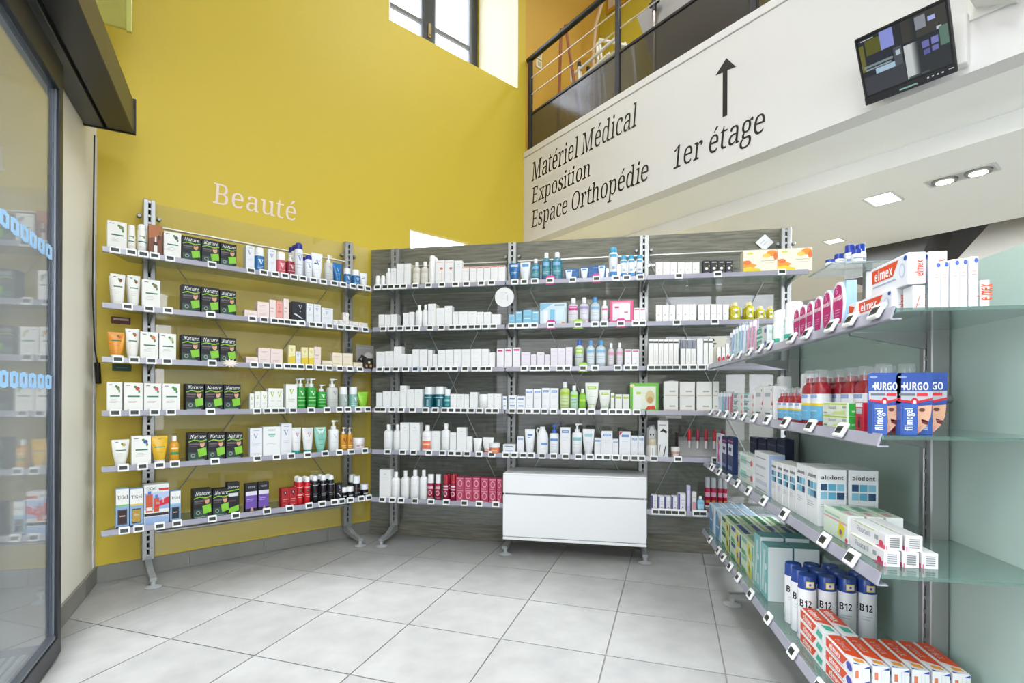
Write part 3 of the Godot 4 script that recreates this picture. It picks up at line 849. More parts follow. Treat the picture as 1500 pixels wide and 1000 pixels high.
	"elmexh": ["f1f2f6", "", "p e8501e -.48 .9 .26 .9 .12 .44 -.48 .44; t elmex -.14 .67 .36 ffffff nb .5; r -.44 .28 .2 .33 a8b4d0; e .36 .5 .07 .24 c8d4ec; e .36 .5 .05 .18 eef2fa; e .44 .86 .04 .08 2f55a8; @ R; T elmex .1 .5 .24 e8501e nb .5; @ L; T elmex .1 .5 .24 e8501e nb .5; @ T; p e8501e -.48 .94 .3 .94 .2 .1 -.48 .1; t elmex -.12 .52 .5 ffffff nb .56"],
	"elmexs": ["f3f2f4", "", "p e8501e -.44 .95 .3 .8 -.44 .1; r .1 .1 .4 .3 d8a890"],
	"elmexw": ["f4f3f1", "", "T elmex -.1 .55 .5 e8501e nb .6"],
	"brushbox": ["f3f3f5", "", "e .2 .92 .24 .05 4a62c0; r -.3 .7 .2 .72 e8b0a0; r -.3 .64 .3 .66 e8b0a0; p d8e4f0 .1 .5 .3 .5 .3 .66 .2 .7; r -.48 .38 .48 .385 d8d8dc; r .2 .1 .36 .12 b8b8bc"],
	"whtall": ["f1f1f3", "", "r -.3 .2 .1 .24 d8a090; p e07a5a -.3 .1 -.2 .1 .1 .6 .02 .6; r .1 .4 .2 .7 c8d8ea"],
	"brush": ["e6ebf2", "$0", "r -.45 .9 .45 .98 $1; r -.4 .03 .4 .1 c0c8d8"],
	"teal5": ["f2f5f4", "", "r -.48 .84 .0 .96 3fb39a; r -.48 .06 -.06 .14 3fb39a; r -.44 .4 -.14 .76 7f96b4; r -.06 .44 .2 .48 c0ccd4; e .36 .5 .07 .26 f0a0b0"],
	"parodx": ["f3f2f3", "", "r -.4 .68 .2 .8 b8b8c4; e .3 .88 .06 .05 5ab86a; p d8242a .28 .42 .44 .42 .4 .56; r -.36 .14 .2 .19 6a6a74; e .3 .3 .05 .04 5ab86a; r .46 .02 .49 .98 b02a3a"],
	"mwash": ["9c2230", "", "w .07 .34 6fb6dc; w .34 .39 f0d23a; w .39 .56 f1f3f6; r -.36 .48 .3 .55 9ab0dc; r -.3 .24 .3 .26 b8dcf0; e -.2 .16 .1 .03 d8ecf8"],
	"fluoc": ["eef2e0", "", "r -.46 .84 .46 .96 b4d838; t Fluocaril -.1 .62 .28 5a6a8a n .66; p d4e88a .0 .3 .4 .4 .4 .1 -.1 .1; r -.44 .14 -.3 .2 3a4aa0; r .3 .56 .44 .74 a8b4a8; @ R; r -.48 .02 .48 .98 3fae4a; r -.3 .3 .3 .4 a8e0a8"],
	"redtube": ["c8203a", "", "r -.4 .84 .4 .98 f4f2f2; r -.34 .6 .34 .8 b8c0c4; e 0 .46 .24 .05 8a1428; p 1c1418 -.1 .1 .1 .1 .14 .34 0 .42 -.14 .34"],
	"urgo": ["30509e", "3a5cab", "t URGO .08 .78 .12 ffffff nb .6; p ffffff -.36 .8 -.3 .8 -.3 .84 -.26 .84 -.26 .8 -.2 .8 -.2 .76 -.26 .76 -.26 .72 -.3 .72 -.3 .76 -.36 .76; p b8bcc2 -.48 .7 .49 .7 .49 .56 .1 .52 -.48 .56; r -.42 .625 .02 .665 6a6a72; r .06 .62 .36 .67 e02a3a; p d02030 -.46 .575 -.1 .55 .1 .55 .49 .6 .49 .565 .1 .51 -.1 .51 -.46 .54; e 0 .535 .1 .065 d02030; e 0 .525 .05 .035 f0dce0; p e4b090 .06 .46 .47 .48 .44 .3 .34 .16 .16 .05 .02 .02 .1 .2; e .2 .4 .09 .03 6a3a30; p 7a2028 .18 .26 .38 .22 .34 .16 .2 .19; r .2 .21 .33 .235 f4f0ec; p e03a48 -.04 .26 .06 .3 .08 .2 0 .16; p d89a90 .02 .02 .1 .02 .2 .14 .12 .14; r -.1 .1 -.03 .125 ffffff; r -.1 .06 .0 .08 ffffff; e -.34 .93 .12 .02 8fa0c8; @ C; T filmogel 0 .5 .3 e6ecf8 nb .7; r -.46 .02 -.42 .98 28489a"],
	"navybox": ["1c2848", "", "r -.4 .8 .4 .84 5a6a90; r -.4 .6 .2 .63 4a5a7a; r -.3 .3 .3 .4 2f3c5c; r .2 .06 .36 .1 8a9a6a"],
	"navywh": ["2a3a6a", "", "r -.48 .86 .48 .9 e05aa0; r -.46 .5 .46 .8 dfe4f0; r -.3 .6 .2 .7 2a3a6a; r -.46 .1 .3 .2 8a9ac8"],
	"pinkvert": ["eef0f6", "", "p d83a9a -.16 .14 .16 .14 .2 .3 .04 .44 .18 .6 .1 .72 -.18 .7 -.1 .5 -.2 .34; e .1 .86 .24 .06 5a4ab8; e -.1 .76 .2 .05 f08a2a; r -.4 .02 .4 .08 6a8ad0"],
	"grnwh": ["eef5f0", "", "r -.46 .3 .0 .8 a8dccc; r -.4 .5 .3 .56 8a9aa0; r -.4 .4 .1 .44 b0bcc0; e .36 .5 .08 .2 e05a6a"],
	"bluewh": ["eff1f5", "", "r -.4 .84 .3 .87 a0a8b4; r -.4 .6 .3 .66 c0c8d4; r -.4 .4 .2 .43 c0c8d4; r -.4 .2 .4 .3 c8d4e4; r -.4 .06 .3 .08 b0b8c4; @ R; r -.49 .01 .49 .99 b4c8ea; r -.3 .7 .3 .85 dfe8f6"],
	"alod": ["f3f3f3", "", "t alodont 0 .86 .075 16161a nb .84; r -.4 .63 -.17 .75 1f4a70; r -.13 .63 .12 .75 5aaecc; r .16 .63 .41 .75 8ac6dc; r -.4 .48 -.17 .6 8ac6dc; r -.13 .48 .12 .6 5aaecc; r .16 .48 .41 .6 1f4a70; r -.4 .38 .1 .39 b0b4b8; r -.4 .34 .2 .35 b0b4b8; r -.4 .3 .0 .31 b0b4b8; @ R; t alodont 0 .86 .075 16161a nb .84; r -.4 .63 -.17 .75 1f4a70; r -.13 .63 .12 .75 5aaecc; r .16 .63 .41 .75 8ac6dc; r -.4 .48 -.17 .6 8ac6dc; r -.13 .48 .12 .6 5aaecc; r .16 .48 .41 .6 1f4a70; r -.4 .38 .4 .39 b0b4b8; r -.4 .34 .3 .35 b0b4b8"],
	"fluop": ["e4f0dc", "", "r -.48 .62 .48 .68 f0a0b8; p f0d820 .1 .2 .3 .1 .4 .5 .2 .7; e .24 .3 .05 .1 8a6a9a; e .46 .1 .05 .08 e0406a; r -.44 .75 .2 .82 a8d0b0; @ R; r -.49 .01 .49 .99 f2f0ee; @ T; r -.3 .2 .1 .8 7ab898; r .2 .2 .44 .5 f0a8bc"],
	"fluow": ["f4f1f0", "", "t Fluocaril -.12 .55 .4 5a6a8a n .6; r -.44 .9 .2 .95 b4d838; r .2 .4 .3 .7 a8b0b4; p e05a80 .2 .02 .48 .02 .48 .3; e .38 .3 .06 .22 d83a5a; @ R; r -.3 .2 .3 .28 8a8a8c; r -.3 .34 .3 .42 8a8a8c; r -.3 .48 .3 .56 8a8a8c; r -.3 .62 .3 .7 8a8a8c; r -.3 .76 .3 .82 8a8a8c; r -.49 .02 -.42 .3 e05a80"],
	"milk": ["dcebd0", "", "p e8d424 .0 .5 .12 .1 .3 .02 .34 .4 .16 .9 .04 .94; e .16 .5 .06 .2 $0; r -.48 .7 -.05 .95 $1; r -.46 .2 -.1 .26 8ab0a0; p 5ab06a -.48 .02 .0 .02 -.2 .2 -.48 .3; r .36 .1 .48 .9 $1; @ T; r -.48 .3 .48 .7 $1; r -.2 .1 .3 .26 d8dca0; r -.49 0 -.46 1 c8d8c8; @ R; r -.4 .2 .4 .8 c8d4d0"],
	"bluem": ["e4eef6", "", "p 6aa8d8 -.48 .02 .1 .02 .3 .6 -.2 .96 -.48 .9; e .3 .7 .1 .14 f0b060; r -.3 .4 .1 .46 f4f8fb; @ T; r -.48 .2 .48 .8 a8c4dc"],
	"tealb": ["86c4c4", "", "p c4e4e2 -.4 .1 -.1 .1 .2 .9 -.1 .9; r .1 .1 .3 .3 e4f2f0; e .2 .6 .14 .06 e4f2f0; @ R; r -.49 .005 .49 .995 e8efee; @ T; r -.49 .02 .49 .98 6fa8a8"],
	"greyb": ["9aa8a0", "", "r -.3 .4 .2 .6 c8d0cc; @ R; r -.49 .01 .49 .99 b4beb8; r -.06 .4 .06 .7 7a8480"],
	"b12": ["f3f4f5", "2f4f9c", "t B12 -.1 .58 .11 16181c nb .6; r -.3 .44 .2 .446 9a9ca0; r -.3 .4 .1 .406 9a9ca0; p 5a78c0 -.48 .12 -.2 .17 .1 .13 .48 .2 .48 .1 -.48 .06; r .2 .02 .42 .04 3a3a3e; @ C; r -.1 .83 .34 .93 f0d848; r -.07 .845 .31 .915 eeeae0; e .12 .88 .07 .02 6a5ab0"],
	"elmexst": ["f2f2f2", "", "p e8501e -.48 .9 .3 .9 .14 .2 -.48 .2; t elmex -.14 .56 .5 ffffff nb .52; e .36 .55 .1 .3 4a48b4; r -.4 .06 .2 .12 b0b0c0; @ R; r -.4 .1 -.2 .6 e8805e; r .0 .1 .02 .8 d0d0d4; r .2 .1 .22 .8 d0d0d4; p 2f4fb0 .1 .8 .45 .8 .45 .98; @ T; p e8501e -.48 .95 .32 .95 .16 .1 -.48 .1; t elmex -.14 .53 .5 ffffff nb .56; p f0a030 .3 .3 .4 .3 .44 .8 .34 .8; p 2f4fb0 .44 .05 .49 .05 .49 .4"],
	"elmexg": ["f2f2f2", "", "p e8501e -.48 .9 .2 .9 .06 .2 -.48 .2; t elmex -.18 .56 .5 ffffff nb .46; p 4ab89a .18 .3 .4 .2 .44 .7 .26 .8; @ R; r -.4 .1 .4 .9 eeeeee; @ T; p e8501e -.48 .95 .2 .95 .06 .1 -.48 .1; t elmex -.18 .53 .5 ffffff nb .48; p 4ab89a .2 .3 .4 .3 .44 .8 .26 .8"],
	"wblue": ["f0f2f4", "2a40a0", "r -.4 .3 .4 .4 8a9ac0; r -.3 .5 .3 .53 b0b8c8"],
}


# ---------------------------------------------------------------- fittings
func W(h: float, s: float, t: float) -> Vector3:      # in the frame of the mezzanine front
	return WC + WD * s + WN * t + Vector3.UP * h


func Y(h: float, s: float, t: float) -> Vector3:      # in the frame of the yellow wall
	return YB + YD * s + YN * t + Vector3.UP * h


func E(h: float, s: float, t: float) -> Vector3:      # in the frame of the entrance wall
	return EA + ED * s + EN * t + Vector3.UP * h


func upright(at: Vector3, turn: float, top: float, label: String, foot := 0.23) -> void:
	var o := base("shelf_upright", at, turn)
	tag(o, label, "shelf post", "slotted aluminium shelf posts")
	var al := hexc("a6a8a6")
	var m := MB.new()
	for s in [-1, 1]:
		m.box(Vector3(s * 0.0175 - 0.0125, 0.1, -0.02), Vector3(s * 0.0175 + 0.0125, top, 0.025), al, 0.003)
	var y := 0.12
	while y < top:
		m.box(Vector3(-0.01, y, -0.015), Vector3(0.01, y + 0.012, 0.023), al)
		y += 0.04
	part("slotted_post", m, vm("metal"), o)
	m = MB.new()
	m.box(Vector3(-0.012, 0.1, -0.02), Vector3(0.012, top, -0.008), hexc("17181a"))
	part("slot_channel", m, mat("dark_recess", Color(0.05, 0.05, 0.055), 0.8), o)
	m = MB.new()
	var outline := PackedVector2Array()
	for p in [[-0.02, 0.118], [0.024, 0.118], [0.03, 0.105], [foot * 0.55, 0.068], [foot + 0.014, 0.058], [foot + 0.014, 0.038], [foot * 0.5, 0.04], [0.02, 0.05], [-0.02, 0.05]]:
		outline.append(Vector2(p[0], p[1]))
	m.t = Transform3D(Basis(Vector3(0, 0, 1), Vector3.UP, Vector3.LEFT), Vector3.ZERO)
	m.prism(outline, -0.016, 0.016, hexc("9c9e9d"))
	part("leg", m, vm("gloss"), o)
	m = MB.new()
	m.t = Transform3D(Basis(), Vector3(0, 0, foot))
	m.loft([[0, 0.042, 0.042], [0.005, 0.044, 0.044], [0.011, 0.038, 0.038], [0.016, 0.016, 0.016], [0.018, 0.0125, 0.0125], [0.052, 0.0125, 0.0125], [0.054, 0.011, 0.011]], hexc("a8aaa9"), 20)
	part("foot", m, vm("gloss"), o)
	m = MB.new()
	for h in [0.29, 1.05, top - 0.1]:
		for s in [-1, 1]:
			m.t = Transform3D(Basis(Vector3.RIGHT, Vector3.BACK, Vector3.DOWN), Vector3(s * 0.048, h, 0.0))
			m.loft([[-0.01, 0.012, 0.012], [0.01, 0.013, 0.013], [0.018, 0.009, 0.009]], hexc("8d8f90"), 12)
	part("glass_clamp", m, vm("metal"), o)


# outline on the floor plan (x, z), front edge from a to b
func glass_shelf(y: float, plan: Array, a: Vector3, b: Vector3, brackets: Array, label: String, group: String) -> void:
	var o := base("glass_shelf", Vector3(0, y, 0))
	tag(o, label, "shelf", group)
	var m := MB.new()
	var pts := PackedVector2Array()
	for p in plan:
		pts.append(Vector2(p.x, p.z))
	m.t = Transform3D(Basis(Vector3.RIGHT, Vector3.BACK, Vector3.DOWN), Vector3.ZERO)
	m.prism(pts, 0.0, 0.008, hexc("dfe9e4"))
	part("glass_plate", m, pane("shelf_glass", Color(0.42, 0.54, 0.50, 0.42), 0.06), o)
	var d := (b - a).normalized()
	var nn := d.cross(Vector3.UP) * -1.0
	if nn.dot(plan[2] - a) > 0:
		nn = -nn
	m = MB.new()
	m.t = Transform3D(Basis(d, Vector3.UP, nn), a)
	var len := a.distance_to(b)
	var rail := PackedVector2Array()
	# the rail's section, pushed along the front edge
	for p in [[0.0, 0.004], [0.004, 0.005], [0.012, -0.022], [0.010, -0.025], [-0.012, -0.025], [-0.012, -0.022], [0.007, -0.022]]:
		rail.append(Vector2(p[0], p[1]))
	m.t = m.t * Transform3D(Basis(Vector3(0, 0, 1), Vector3.UP, Vector3(-1, 0, 0)), Vector3.ZERO)
	m.prism(rail, -len, 0.0, hexc("a19eaa"))
	part("price_rail", m, vm("gloss"), o)
	m = MB.new()
	m.t = Transform3D(Basis(d, Vector3.UP, nn), a)
	m.box(Vector3(0, -0.009, -0.002), Vector3(len, 0.001, 0.0005), hexc("5f877b"))
	part("glass_edge", m, mat("glass_edge", Color(0.36, 0.52, 0.47), 0.15), o)
	for p in brackets:   # [wall point, front direction, reach]
		m = MB.new()
		var side: Vector3 = Vector3.UP.cross(p[1])
		m.t = Transform3D(Basis(side, Vector3.UP, p[1]), p[0])
		var outl := PackedVector2Array()
		for e in [[0.0, -0.009], [p[2], -0.009], [p[2], -0.016], [0.0, -0.06]]:
			outl.append(Vector2(e[0], e[1]))
		m.t = m.t * Transform3D(Basis(Vector3(0, 0, 1), Vector3.UP, Vector3(-1, 0, 0)), Vector3.ZERO)
		m.prism(outl, -0.005, 0.005, hexc("9c9e9e"))
		part("bracket", m, vm("metal"), o)


func rod(called: String, a: Vector3, b: Vector3, r: float, col: String, label: String, cat: String, group := "") -> void:
	var m := MB.new()
	m.tube([Vector3.ZERO, b - a], r, hexc(col), 10)
	tag(single(called, m, vm("metal"), a), label, cat, group)


func lettering(text: String, face: String, o: Vector3, d: Vector3, nn: Vector3, s0: float, s1: float, h: float, tall: float, lean: float, m: Material, label: String) -> void:
	var l := letters(text, face)
	var pts: PackedVector2Array = l[0]
	var fx: float = (s1 - s0) / l[1].x
	var fy: float = tall / l[1].y
	var tris := []
	for i in range(0, pts.size(), 3):
		tris.append([minf(pts[i].x, minf(pts[i + 1].x, pts[i + 2].x)), maxf(pts[i].x, maxf(pts[i + 1].x, pts[i + 2].x)), i])
	tris.sort_custom(func(a, b): return a[0] < b[0] or (a[0] == b[0] and a[2] < b[2]))
	var root := base("wall_lettering", o + d * (s0 + s1) / 2 + Vector3.UP * h + nn * 0.0005)
	tag(root, label, "lettering")
	var mb: MB = null
	var end := -99.0
	for e in tris:   # one letter after the other, told apart by the gaps between them
		if e[0] > end - 0.012:
			if mb:
				part("letter", mb, m, root)
			mb = MB.new()
			mb.t = Transform3D(d, Vector3.UP, nn, Vector3.ZERO)
		end = maxf(end, e[1])
		var q := []
		for j in 3:
			var p := pts[e[2] + j]
			q.append(Vector3(p.x * fx + p.y * fy * lean, p.y * fy, 0.0015))
		mb.poly(q, Vector3.BACK, Color.WHITE)
	part("letter", mb, m, root)


func downlight(at: Vector3, turn: float, w: float, l: float, lamps: Array, label: String, energy: float) -> void:
	var o := base("recessed_ceiling_light", at, turn)
	tag(o, label, "ceiling light", "recessed ceiling lights under the mezzanine")
	var m := MB.new()
	for s in [-1, 1]:
		m.box(Vector3(s * w / 2 - 0.008, -0.006, -l / 2), Vector3(s * w / 2 + 0.008, 0.004, l / 2), hexc("d6d6d4"), 0.002)
		m.box(Vector3(-w / 2, -0.006, s * l / 2 - 0.008), Vector3(w / 2, 0.004, s * l / 2 + 0.008), hexc("d6d6d4"), 0.002)
	if lamps.size() > 1:
		m.box(Vector3(-w / 2, -0.003, -l / 2), Vector3(w / 2, 0.003, l / 2), hexc("c2c2c0"))
	part("frame", m, vm("matt"), o)
	var glow := mat("lamp_glow", Color(1, 1, 1), 0.5)
	glow.emission_enabled = true
	glow.emission = Color(1, 0.97, 0.9)
	glow.emission_energy_multiplier = 2.2
	for e in lamps:
		m = MB.new()
		if lamps.size() > 1:
			m.t = Transform3D(Basis(), Vector3(e, -0.018, 0))
			m.loft([[0, 0.045, 0.045], [0.006, 0.046, 0.046]], Color.WHITE, 20)
			part("lamp", m, glow, o)
			m = MB.new()
			m.t = Transform3D(Basis(), Vector3(e, -0.010, 0))
			m.loft([[-0.004, 0.066, 0.066], [0.008, 0.068, 0.068]], hexc("8b8b89"), 24)
			part("reflector_ring", m, vm("metal"), o)
		else:
			m.box(Vector3(-w / 2 + 0.012, -0.004, -l / 2 + 0.012), Vector3(w / 2 - 0.012, 0.003, l / 2 - 0.012), Color.WHITE)
			part("lamp", m, glow, o)
		var li := AreaLight3D.new()
		li.name = "lamp_light"
		li.area_size = Vector2(0.09, 0.09)
		li.light_energy = energy / lamps.size()
		li.light_color = Color(0.93, 0.97, 1.0)
		li.area_range = 12.0
		li.shadow_enabled = true
		li.position = Vector3(e, -0.025, 0)
		li.rotation.x = -PI / 2
		o.add_child(li, true)


func fill_panel_light(at: Vector3, turn: float, w: float, l: float, energy: float, label: String) -> void:  # unseen light panel, added only to brighten the room
	var o := base("added_light_panel", at, turn)
	tag(o, label, "ceiling light", "added unseen light panels in the tall space")
	var m := MB.new()
	m.box(Vector3(-w / 2, 0.005, -l / 2), Vector3(w / 2, 0.06, l / 2), hexc("e6e6e4"), 0.004)
	part("housing", m, vm("matt"), o)
	var glow := mat("panel_glow", Color(1, 1, 1), 0.5)
	glow.emission_enabled = true
	glow.emission = Color(1, 0.98, 0.95)
	glow.emission_energy_multiplier = 2.0
	m = MB.new()
	m.box(Vector3(-w / 2 + 0.02, 0.0, -l / 2 + 0.02), Vector3(w / 2 - 0.02, 0.006, l / 2 - 0.02), Color.WHITE)
	part("diffuser", m, glow, o)
	m = MB.new()
	for s in [-1, 1]:
		m.tube([Vector3(s * w * 0.4, 0.06, 0), Vector3(s * w * 0.4, 6.4 - at.y, 0)], 0.003, hexc("9a9a9a"), 6)
	part("cable", m, vm("metal"), o)
	var li := AreaLight3D.new()
	li.name = "fill_panel_light"
	li.area_size = Vector2(w - 0.04, l - 0.04)
	li.light_energy = energy
	li.light_color = Color(0.93, 0.965, 1.0)
	li.area_range = 20.0
	li.shadow_enabled = true
	li.position = Vector3(0, -0.01, 0)
	li.rotation.x = -PI / 2
	o.add_child(li, true)


func added_spot_lamp(at: Vector3, to: Vector3, energy: float, label: String) -> void:  # made-up lamp, added to cast the bright pool on the floor
	var o := base("added_spotlight", at)
	tag(o, label, "spotlight")
	var li := SpotLight3D.new()
	li.name = "spotlight_light"
	li.light_energy = energy
	li.light_color = Color(0.95, 0.97, 1.0)
	li.light_size = 0.09
	li.spot_range = 14.0
	li.spot_angle = 15.0
	li.spot_angle_attenuation = 0.7
	li.spot_attenuation = 2.0
	li.shadow_enabled = true
	o.add_child(li, true)
	li.look_at_from_position(at, to, Vector3.RIGHT)
	var m := MB.new()
	m.t = li.transform * Transform3D(Basis(Vector3.RIGHT, Vector3.FORWARD, Vector3.UP), Vector3.ZERO)
	m.loft([[-0.12, 0.05, 0.05], [-0.01, 0.075, 0.075]], hexc("d8d8d8"), 20)
	part("housing", m, vm("matt"), o)
	m = MB.new()
	m.t = li.transform * Transform3D(Basis(Vector3.RIGHT, Vector3.FORWARD, Vector3.UP), Vector3.ZERO)
	m.loft([[-0.012, 0.06, 0.06], [-0.006, 0.06, 0.06]], Color.WHITE, 20)
	part("lamp", m, mats["panel_glow"], o)
	m = MB.new()
	m.tube([Vector3(0, 0.09, 0), Vector3(0, 0.03, 0)], 0.012, hexc("c0c0c0"), 8)
	part("stem", m, vm("metal"), o)


func _ready() -> void:
	var cam := Camera3D.new()
	cam.name = "camera"
	cam.projection = Camera3D.PROJECTION_FRUSTUM
	cam.near = 0.05
	cam.far = 100.0
	cam.size = 0.05 * 1000.0 / 753.1
	cam.frustum_offset = Vector2(0.05 * 8.0 / 753.1, 0.05 * 81.3 / 753.1)
	cam.position = Vector3(0, 1.05, 0)
	cam.rotation = Vector3(0, 0.1887, 0)
	cam.rotation.z = 0.0045
	add_child(cam)
	cam.current = true

	var env := Environment.new()
	env.background_mode = Environment.BG_SKY
	var sky := Sky.new()
	var sm := ProceduralSkyMaterial.new()
	sm.sky_top_color = Color(0.86, 0.90, 0.96)
	sm.sky_horizon_color = Color(0.95, 0.96, 0.98)
	sm.ground_bottom_color = Color(0.62, 0.62, 0.62)
	sm.ground_horizon_color = Color(0.86, 0.87, 0.88)
	sky.sky_material = sm
	env.sky = sky
	env.background_energy_multiplier = 8.0
	env.tonemap_mode = Environment.TONE_MAPPER_LINEAR
	env.tonemap_exposure = 1.0
	env.sdfgi_enabled = true
	env.ssao_enabled = true
	env.ssil_enabled = true
	var we := WorldEnvironment.new()
	we.name = "sky_environment"
	we.environment = env
	add_child(we)

	var pt := YD.signed_angle_to(Vector3.RIGHT, Vector3.DOWN)
	fill_panel_light(Y(5.2, -0.2, 3.6), pt, 1.5, 0.5, 6.5, "added light panel above the shop floor, out of view")
	fill_panel_light(Y(5.2, 1.9, 1.6), pt, 1.2, 0.4, 4.0, "added light panel before the tall window, out of view")
	fill_panel_light(Vector3(-0.35, 3.3, -0.7), pt, 1.5, 0.5, 3.5, "added low light panel above the aisle, out of view")
	fill_panel_light(Vector3(0.1, 3.05, 1.1), pt, 1.5, 0.5, 12.0, "added low light panel just behind the viewer, out of view")

	fill_panel_light(W(6.0, 1.6, -1.6), pt, 1.2, 0.4, 9.0, "added light panel over the upper floor, out of view")

	added_spot_lamp(Y(6.3, -0.1, 0.16), Y(0, 0.1, 2.0), 58.0, "added ceiling spotlight by the yellow wall brightening the floor, out of view")

	setting()
	entrance()
	shelving()
	upstairs()
	small_things()
	goods()
	gondola_stock()
	stock()
	price_tags()


func setting() -> void:
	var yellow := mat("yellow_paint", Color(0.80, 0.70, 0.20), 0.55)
	var white := mat("white_paint", Color(0.85, 0.84, 0.835), 0.6)
	var soffit := mat("lit_white_paint", Color(0.96, 0.955, 0.945), 0.6)  # the same white, lightened to put brighter light into the soffit colour
	var cream := mat("cream_paint", Color(0.93, 0.91, 0.85), 0.6)
	# floor: a slab with tiles laid on it, clipped to the room
	var room := PackedVector2Array()
	for p in [EA + EN * 0.0, EA + ED * 6.0, EA + ED * 6.0 + EN * 5.5, Y(0, 6.0, 6.2), Y(0, 6.0, 0)]:
		room.append(Vector2(p.x, p.z))
	var m := MB.new()
	m.box(Vector3(-4.5, -0.2, -8.5), Vector3(7.5, -0.004, 4.5), Color.WHITE)
	var fl := struct("floor", m, mat("grout", Color(0.50, 0.49, 0.47), 0.8))
	var tiles := []
	for k in 4:
		var tm := mat("floor_tile_%d" % k, Color(0.97 + 0.01 * k, 0.97 + 0.01 * k, 0.965 + 0.01 * k), 0.42)
		tm.albedo_texture = noise_tex(3 + k, 0.012, Color(0.60, 0.595, 0.585), Color(0.665, 0.66, 0.65))
		tm.uv1_triplanar = true
		tm.uv1_scale = Vector3(0.9, 0.9, 0.9)
		tm.uv1_offset = Vector3(0.37 * k, 0, 0.21 * k)
		tm.metallic_specular = 0.5
		tiles.append(tm)
	var ca := 0.3118 - 0.1887
	var u := Vector2(cos(ca), sin(ca))
	var v := Vector2(sin(ca), -cos(ca))
	# tile corner measured in the room
	var o := TILE0
	var sz := 0.4505
	var n := 0
	for i in range(-4, 7):
		for j in range(-2, 6):
			var sq := PackedVector2Array()
			for e in [[0.003, 0.003], [sz - 0.003, 0.003], [sz - 0.003, sz - 0.003], [0.003, sz - 0.003]]:
				sq.append(o + u * (i * sz + e[0]) + v * (j * sz + e[1]))
			for cl in Geometry2D.intersect_polygons(sq, room):
				if cl.size() < 3:
					continue
				m = MB.new()
				m.t = Transform3D(Basis(Vector3.RIGHT, Vector3.BACK, Vector3.DOWN), Vector3.ZERO)
				m.prism(cl, 0.0, 0.006, Color.WHITE)
				n += 1
				part("floor_tile", m, tiles[(i * 7 + j * 3 + i * j) & 3], fl)
	# the rest of the shop floor, too far behind or hidden to be told apart
	# yellow wall with the tall window and the low opening
	m = MB.new()
	wbox(m, YB, YD, YN, 1.54, 2.62, 2.415, 3.3, -0.05, 0.0)
	for e in [[-0.52, 1.346, 0.0, 6.4], [1.346, 1.54, 0.0, 4.02], [1.54, 2.62, 3.3, 4.02], [2.62, 2.725, 0.0, 4.02], [1.346, 2.725, 5.9, 6.4], [2.725, 2.82, 0.0, 6.4], [2.82, 8.3, 0.0, 3.41]]:
		wbox(m, YB, YD, YN, e[0], e[1], e[2], e[3], -0.72, 0.0)
	struct("wall_left", m, yellow)
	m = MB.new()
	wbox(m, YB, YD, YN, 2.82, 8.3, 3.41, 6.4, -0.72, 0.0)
	struct("wall_upper_left", m, mat("shaded_yellow_paint", Color(0.80, 0.62, 0.22), 0.55))  # the yellow wall again, its warm shade put into the colour
	m = MB.new()
	wbox(m, YB, YD, YN, 2.715, 2.7249, 4.03, 5.89, -0.6, -0.002)
	wbox(m, YB, YD, YN, 1.3461, 1.356, 4.03, 5.89, -0.6, -0.002)
	struct("trim_1", m, mat("reveal_paint", Color(0.95, 0.94, 0.84), 0.6))
	# the window itself
	var wn := base("window_1", Vector3.ZERO)
	wn.set_meta("kind", "structure")
	var dark := mat("window_frame", Color(0.30, 0.31, 0.34), 0.4)
	m = MB.new()
	for e in [[1.346, 1.42, 4.02, 5.9], [2.64, 2.725, 4.02, 5.9], [1.346, 2.725, 4.02, 4.10], [1.346, 2.725, 5.82, 5.9]]:
		wbox(m, YB, YD, YN, e[0], e[1], e[2], e[3], -0.70, -0.64, Color.WHITE, 0.004)
	part("window_frame", m, dark, wn)
	m = MB.new()
	wbox(m, YB, YD, YN, 2.055, 2.18, 4.02, 5.9, -0.69, -0.62, Color.WHITE, 0.006)
	part("mullion", m, dark, wn)
	for e in [[1.42, 2.06], [2.18, 2.64]]:
		for h in [4.70, 5.3]:
			m = MB.new()
			wbox(m, YB, YD, YN, e[0], e[1], h - 0.018, h + 0.018, -0.685, -0.645, Color.WHITE, 0.005)
			part("glazing_bar", m, mat("glazing_bar", Color(0.52, 0.54, 0.58), 0.4), wn)
		m = MB.new()
		wbox(m, YB, YD, YN, e[0], e[1], 4.1, 5.82, -0.672, -0.668)
		part("pane", m, pane("window_glass", Color(0.95, 0.97, 0.98, 0.05)), wn)
		m = MB.new()
		for x in e:
			wbox(m, YB, YD, YN, x - 0.022, x + 0.022, 4.1, 5.82, -0.69, -0.64, Color.WHITE, 0.004)
		part("sash_stile", m, mat("glazing_bar", Color(0.52, 0.54, 0.58), 0.4), wn)
	m = MB.new()
	m.t = Transform3D(Basis(YD, Vector3.UP, YN), Y(4.62, 2.11, -0.6))
	m.loft([[-0.05, 0.012, 0.012], [0.05, 0.012, 0.012]], hexc("c8b48a"), 10)
	m.box(Vector3(-0.015, -0.07, -0.02), Vector3(0.015, 0.07, -0.005), hexc("b8a47a"), 0.002)
	part("handle", m, vm("metal"), wn)
	# low opening behind the panels: a white door leaf with daylight
	m = MB.new()
	wbox(m, YB, YD, YN, 1.541, 1.55, 0.0, 2.41, -0.7, -0.002)
	wbox(m, YB, YD, YN, 2.61, 2.619, 0.0, 2.41, -0.7, -0.002)
	struct("trim_2", m, white)
	wn = base("window_2", Vector3.ZERO)
	wn.set_meta("kind", "structure")
	m = MB.new()
	wbox(m, YB, YD, YN, 1.551, 2.609, 0.3, 2.413, -0.03, -0.025)
	part("pane", m, pane("window_glass", Color(0.95, 0.97, 0.98, 0.05)), wn)
	# entrance wall: short white return, opening, header
	m = MB.new()
	wbox(m, EA, ED, EN, -0.3, 0.80, 0.0, 6.4, -0.18, 0.0)
